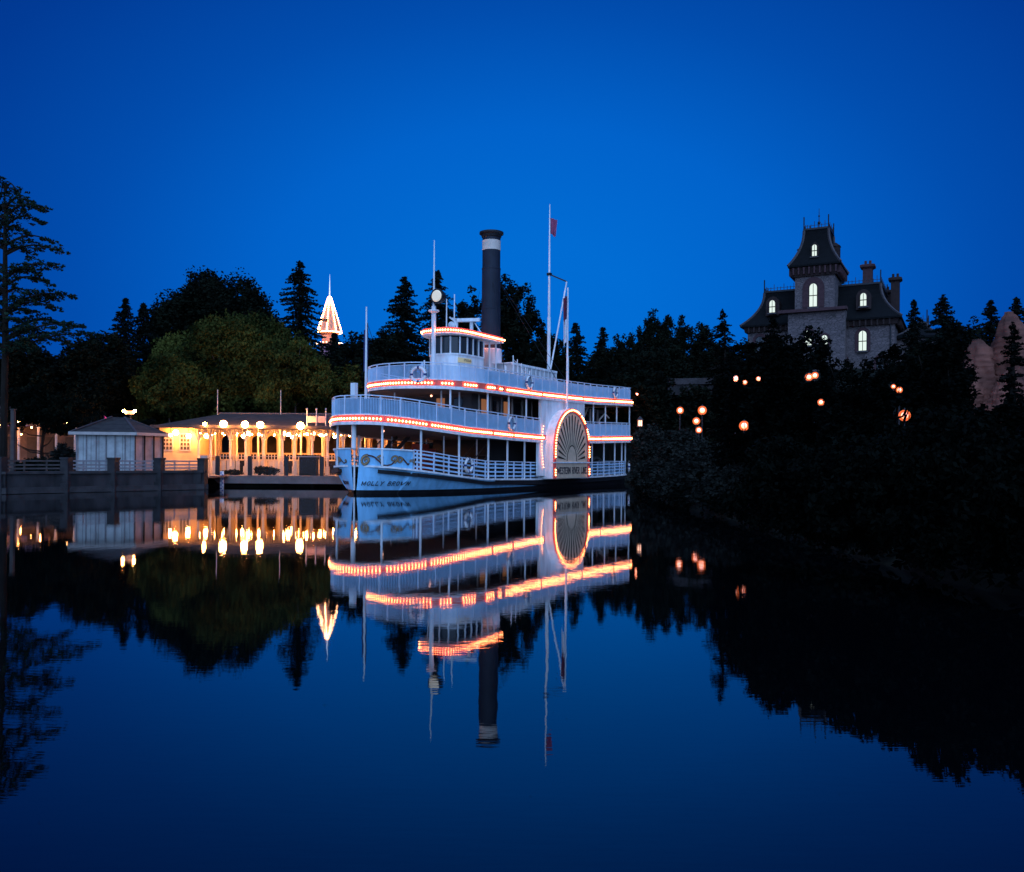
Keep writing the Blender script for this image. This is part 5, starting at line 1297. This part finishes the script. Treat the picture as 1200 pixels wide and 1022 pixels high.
RL = [(797, 481, 60, .12, 'small warm lamp, leftmost of the path lamp cluster right of the boat', m_globe_white), (823, 481, 60, .15, 'bright warm lamp, topmost right of the path lamp cluster', m_globe_red), (816, 493.5, 57, .12, 'warm lamp in the middle of the path lamp cluster', m_globe_red),
      (819, 504, 55, .10, 'warm lamp, lowest of the path lamp cluster', m_globe_white), (872, 499, 50, .14, 'orange-red lamp standing alone right of the path lamp cluster', m_globe_red),
      (862, 444, 66, .19, 'bright orange lamp among dark trees, left of the upper pair', m_globe_red), (873, 448, 66, .10, 'small orange lamp touching the bright upper one', m_globe_red), (889, 444, 66, .12, 'small orange-red lamp right of the upper pair', m_globe_red),
      (948, 442, 56, .12, 'yellowish lamp below the manor, left one of two close together', m_globe_red), (955, 440, 56, .11, 'orange lamp below the manor, right one of two close together', m_globe_red), (962, 471.5, 48, .09, 'small orange lamp in the dark below the manor', m_globe_red),
      (1047, 453, 46, .06, 'small yellow lamp under the right end of the manor', m_globe_red), (1054, 457, 46, .08, 'orange lamp next to the small yellow one under the manor', m_globe_red), (1060, 487, 44, .14, 'bright orange lamp, lowest and rightmost below the manor', m_globe_red)]
for px, py, d, r, lab, mt_ in RL:
    c = P(px, py, d); g = gz(c.x, d); SIGHT.append((tuple(c), .6 if d < 47 and r > .1 else .26 if d > 60 else .42 if r > .1 else .26))
    o = thing('path_lamp', lab, 'lamp', (c.x, d, g), 0, 'lamps glimmering among the dark trees on the right bank')
    g_ = MB().ball(c, r * 2.1, 14, 9).build('halo_shell', m_halo, o, True, smooth=True); MB().ball(c, r * 1.25, 12, 8).build('bulb', mt_, g_, True, smooth=True)  # outer ball is an added halo glow; only the inner one is the lamp
    MB().tube([(c.x, d + .02, g - .2), (c.x, d + .02, c.z - r * 2.1)], .045, 6).lathe((c.x, d, c.z - r * 2.3), [(r * .6, 0), (r * .7, .04), (r * .4, .07)], 8).lathe((c.x, d, c.z + r * 2.0), [(r * .6, 0), (.02, r * .8)], 8).build('post', m_metal, o, True)
# lantern at the waterside right of the stern
c = P(750, 496, 64); g = .3
o = thing('waterside_lantern', 'framed amber lantern on a post at the water edge right of the stern', 'lantern', (c.x, 64, g))
MB().box(c, (.28, .28, .42)).build('glass', glow('amber_lantern_glass', (1, .42, .18), 3.0), o, True)
fm_ = MB()
for sx in (-.15, 0, .15):
    for sy in (-.15, .15): fm_.box(c + Vector((sx, sy, 0)), (.035, .035, .5))
fm_.rings([mring(c.x - .24, c.x + .24, c.y - .24, c.y + .24, c.z + .23), mring(c.x - .04, c.x + .04, c.y - .04, c.y + .04, c.z + .5)]); fm_.box(c - Vector((0, 0, .25)), (.4, .4, .06)); fm_.build('frame', m_metal, o, True)
MB().tube([(c.x, 64, -.4), (c.x, 64, c.z - .25)], .06, 6).build('post', m_metal, o, True)
SIGHT.append((tuple(c), .5))

# ---- near dark trees and bushes of the right bank
GN = 'near black trees on the right bank'
nb = dict(do_carve=True)
conifer('black spiky conifer left of the manor, tip against the sky', 852, 363, 36, 40, 1.2, .13, m_leafnear, 'conifer', GN, 70, .3, lean=-.12, do_carve=True)
broadleaf('black layered tree at the left foot of the manor', 880, 385, 33, 84, 1.0, .15, 420, 44, m_leafnear, 'broadleaf_tree', GN, 71, .35, flat=.5, do_carve=True)
conifer('black conifer rising over the left manor wall', 905, 372, 31, 60, 1.0, .13, m_leafnear, 'conifer', GN, 79, .2, do_carve=True, gap=.5)
broadleaf('black crown covering the manor lower left windows', 926, 378, 28, 122, .9, .14, 620, 46, m_leafnear, 'broadleaf_tree', GN, 72, .3, do_carve=True)
broadleaf('thin leaved tree before the right half of the manor', 996, 412, 25, 84, .9, .11, 300, 34, m_leafnear, 'broadleaf_tree', GN, 73, .35, do_carve=True)
broadleaf('black tree at the right end of the manor', 1046, 405, 23.5, 70, .8, .11, 300, 44, m_leafnear, 'broadleaf_tree', GN, 74, .3, do_carve=True)
broadleaf('black near tree below the tallest right conifer', 1096, 392, 22, 92, .8, .11, 380, 46, m_leafnear, 'broadleaf_tree', GN, 75, .25, do_carve=True)
broadleaf('black near tree left of the rock spire', 1116, 390, 21, 58, .8, .11, 300, 44, m_leafnear, 'broadleaf_tree', GN, 76, .25, do_carve=True)
conifer('black near conifer overlapping the rock spire', 1187, 378, 20, 26, .8, .09, m_leafnear, 'conifer', GN, 77, .2, do_carve=True)
for px, top, d, wpx, lab in ((935, 520, 14.5, 150, 'black overhanging shrub at the water, leftmost of the near ones'), (1010, 500, 13.2, 150, 'black overhanging shrub at the water, second from the left'), (1085, 478, 12.4, 150, 'black overhanging shrub at the water, tallest of the near ones'), (1165, 486, 11.8, 170, 'black overhanging shrub at the water by the shore stones'), (1235, 470, 11.2, 150, 'black overhanging shrub cut by the right picture edge')):
    broadleaf(lab, px, top, d, wpx, .25, .09, 300, 44, m_leafnear, 'shrub', 'shrubs overhanging the near right water', int(px), .25, hang=.3, cat='shrub', trunk=False, depth=2.4, do_carve=True)
broadleaf('black near tree at the lower right edge', 1188, 474, 18, 120, .6, .10, 360, 46, m_leafnear, 'broadleaf_tree', GN, 78, .25, do_carve=True)
GBU = 'bushes along the right bank'
for i, (px, top, d, wpx, zb, lab, mt_) in enumerate((
        (762, 500, 58, 44, .1, 'olive bush at the water edge nearest the stern', m_leafbush), (800, 506, 50, 70, .1, 'grey-green bush below the path lamp cluster', m_leafbush), (764, 540, 47, 56, .05, 'low grey bush overhanging the water near the stern', m_leafbush),
        (842, 510, 42, 86, .05, 'wide grey-green bush right of the path lamp cluster', m_leafbush), (800, 545, 37, 90, 0, 'low rounded grey bush on the shore below the lamps', m_leafbush), (880, 500, 33, 90, .1, 'dark bush below the lone orange-red lamp', m_leafnear),
        (858, 548, 30, 90, 0, 'low dark bush reaching the water in the middle of the bank', m_leafbush), (940, 480, 28, 110, .1, 'black bush under the small orange lamp', m_leafnear), (925, 545, 25.5, 110, 0, 'low black bush overhanging the dark water', m_leafnear),
        (1010, 470, 24, 120, .1, 'black bush below the right half of the manor', m_leafnear), (1000, 545, 21.5, 120, 0, 'low black bush at the water below the manor', m_leafnear), (1085, 470, 21, 130, .1, 'black bush under the brightest right lamp', m_leafnear),
        (1080, 540, 18.2, 130, 0, 'black bush on the shore, second from the right edge', m_leafnear), (1160, 475, 18, 140, .1, 'tall black bush below the rock spire', m_leafnear), (1165, 560, 15, 150, 0, 'black bush on the near shore at the right edge', m_leafnear), (1240, 500, 15.5, 150, 0, 'black bush cut by the right picture edge', m_leafnear))):
    broadleaf(lab, px, top, d, wpx, zb, .09 + d * .0022, 300, 40, mt_, 'bush', GBU, 90 + i, .25, cat='bush', trunk=False, depth=min(5, wpx / F * d * .8), do_carve=True)
# stones on the near shore
rr = random.Random(4)
for i, (px, py, s) in enumerate(((1150, 690, .10), (1165, 698, .13), (1183, 688, .16), (1196, 700, .12), (1174, 708, .08), (1204, 690, .15))):
    d = CAMZ / ((py - 541.5) / F); x = (px - 600) / F * d
    mb = MB(); rs = []
    for k in range(7):
        t = k / 6; rad = max(.05, math.sin(math.pi * (.12 + .86 * t)) ** .7)
        rs.append([(x + s * rad * math.cos(a) * rr.uniform(.85, 1.15) * 1.5, d + s * rad * math.sin(a) * rr.uniform(.85, 1.15), -.1 + s * .7 * t) for a in np.linspace(0, 6.28, 10)[:-1]])
    o = mb.rings(rs).build('shore_stone', m_palerock)
    tag(o, 'grey stone in the shallow water at the right edge, %s' % ('smallest and leftmost of the group', 'flat one beside the leftmost', 'largest of the group', 'front right of the largest', 'lowest in front of the others', 'cut by the picture edge')[i], 'stone', 'stones in the shallows at the right edge')

# undergrowth hanging over the right hand shore line
rng = np.random.default_rng(31); SH = PA[9:20]; c = []
for a, b in zip(SH, SH[1:]):
    L = np.hypot(*(b - a)); e = (b - a) / L; nrm = np.array([-e[1], e[0]])
    for k in range(int(L * 14)):
        p = a + e * rng.uniform(0, L); off = rng.uniform(-.25, 2.6); q_ = p + nrm * off * (1 if pond_sd(np.array([p[0] + nrm[0]]), np.array([p[1] + nrm[1]]))[0] > 0 else -1)
        c.append((q_[0], q_[1], max(.12, gz(q_[0], q_[1])) + rng.uniform(0, .45)))
tag(np_quads('undergrowth', carve(leaf_quads(np.array(c), .38, 26, .16)), m_leafnear), kind='stuff')
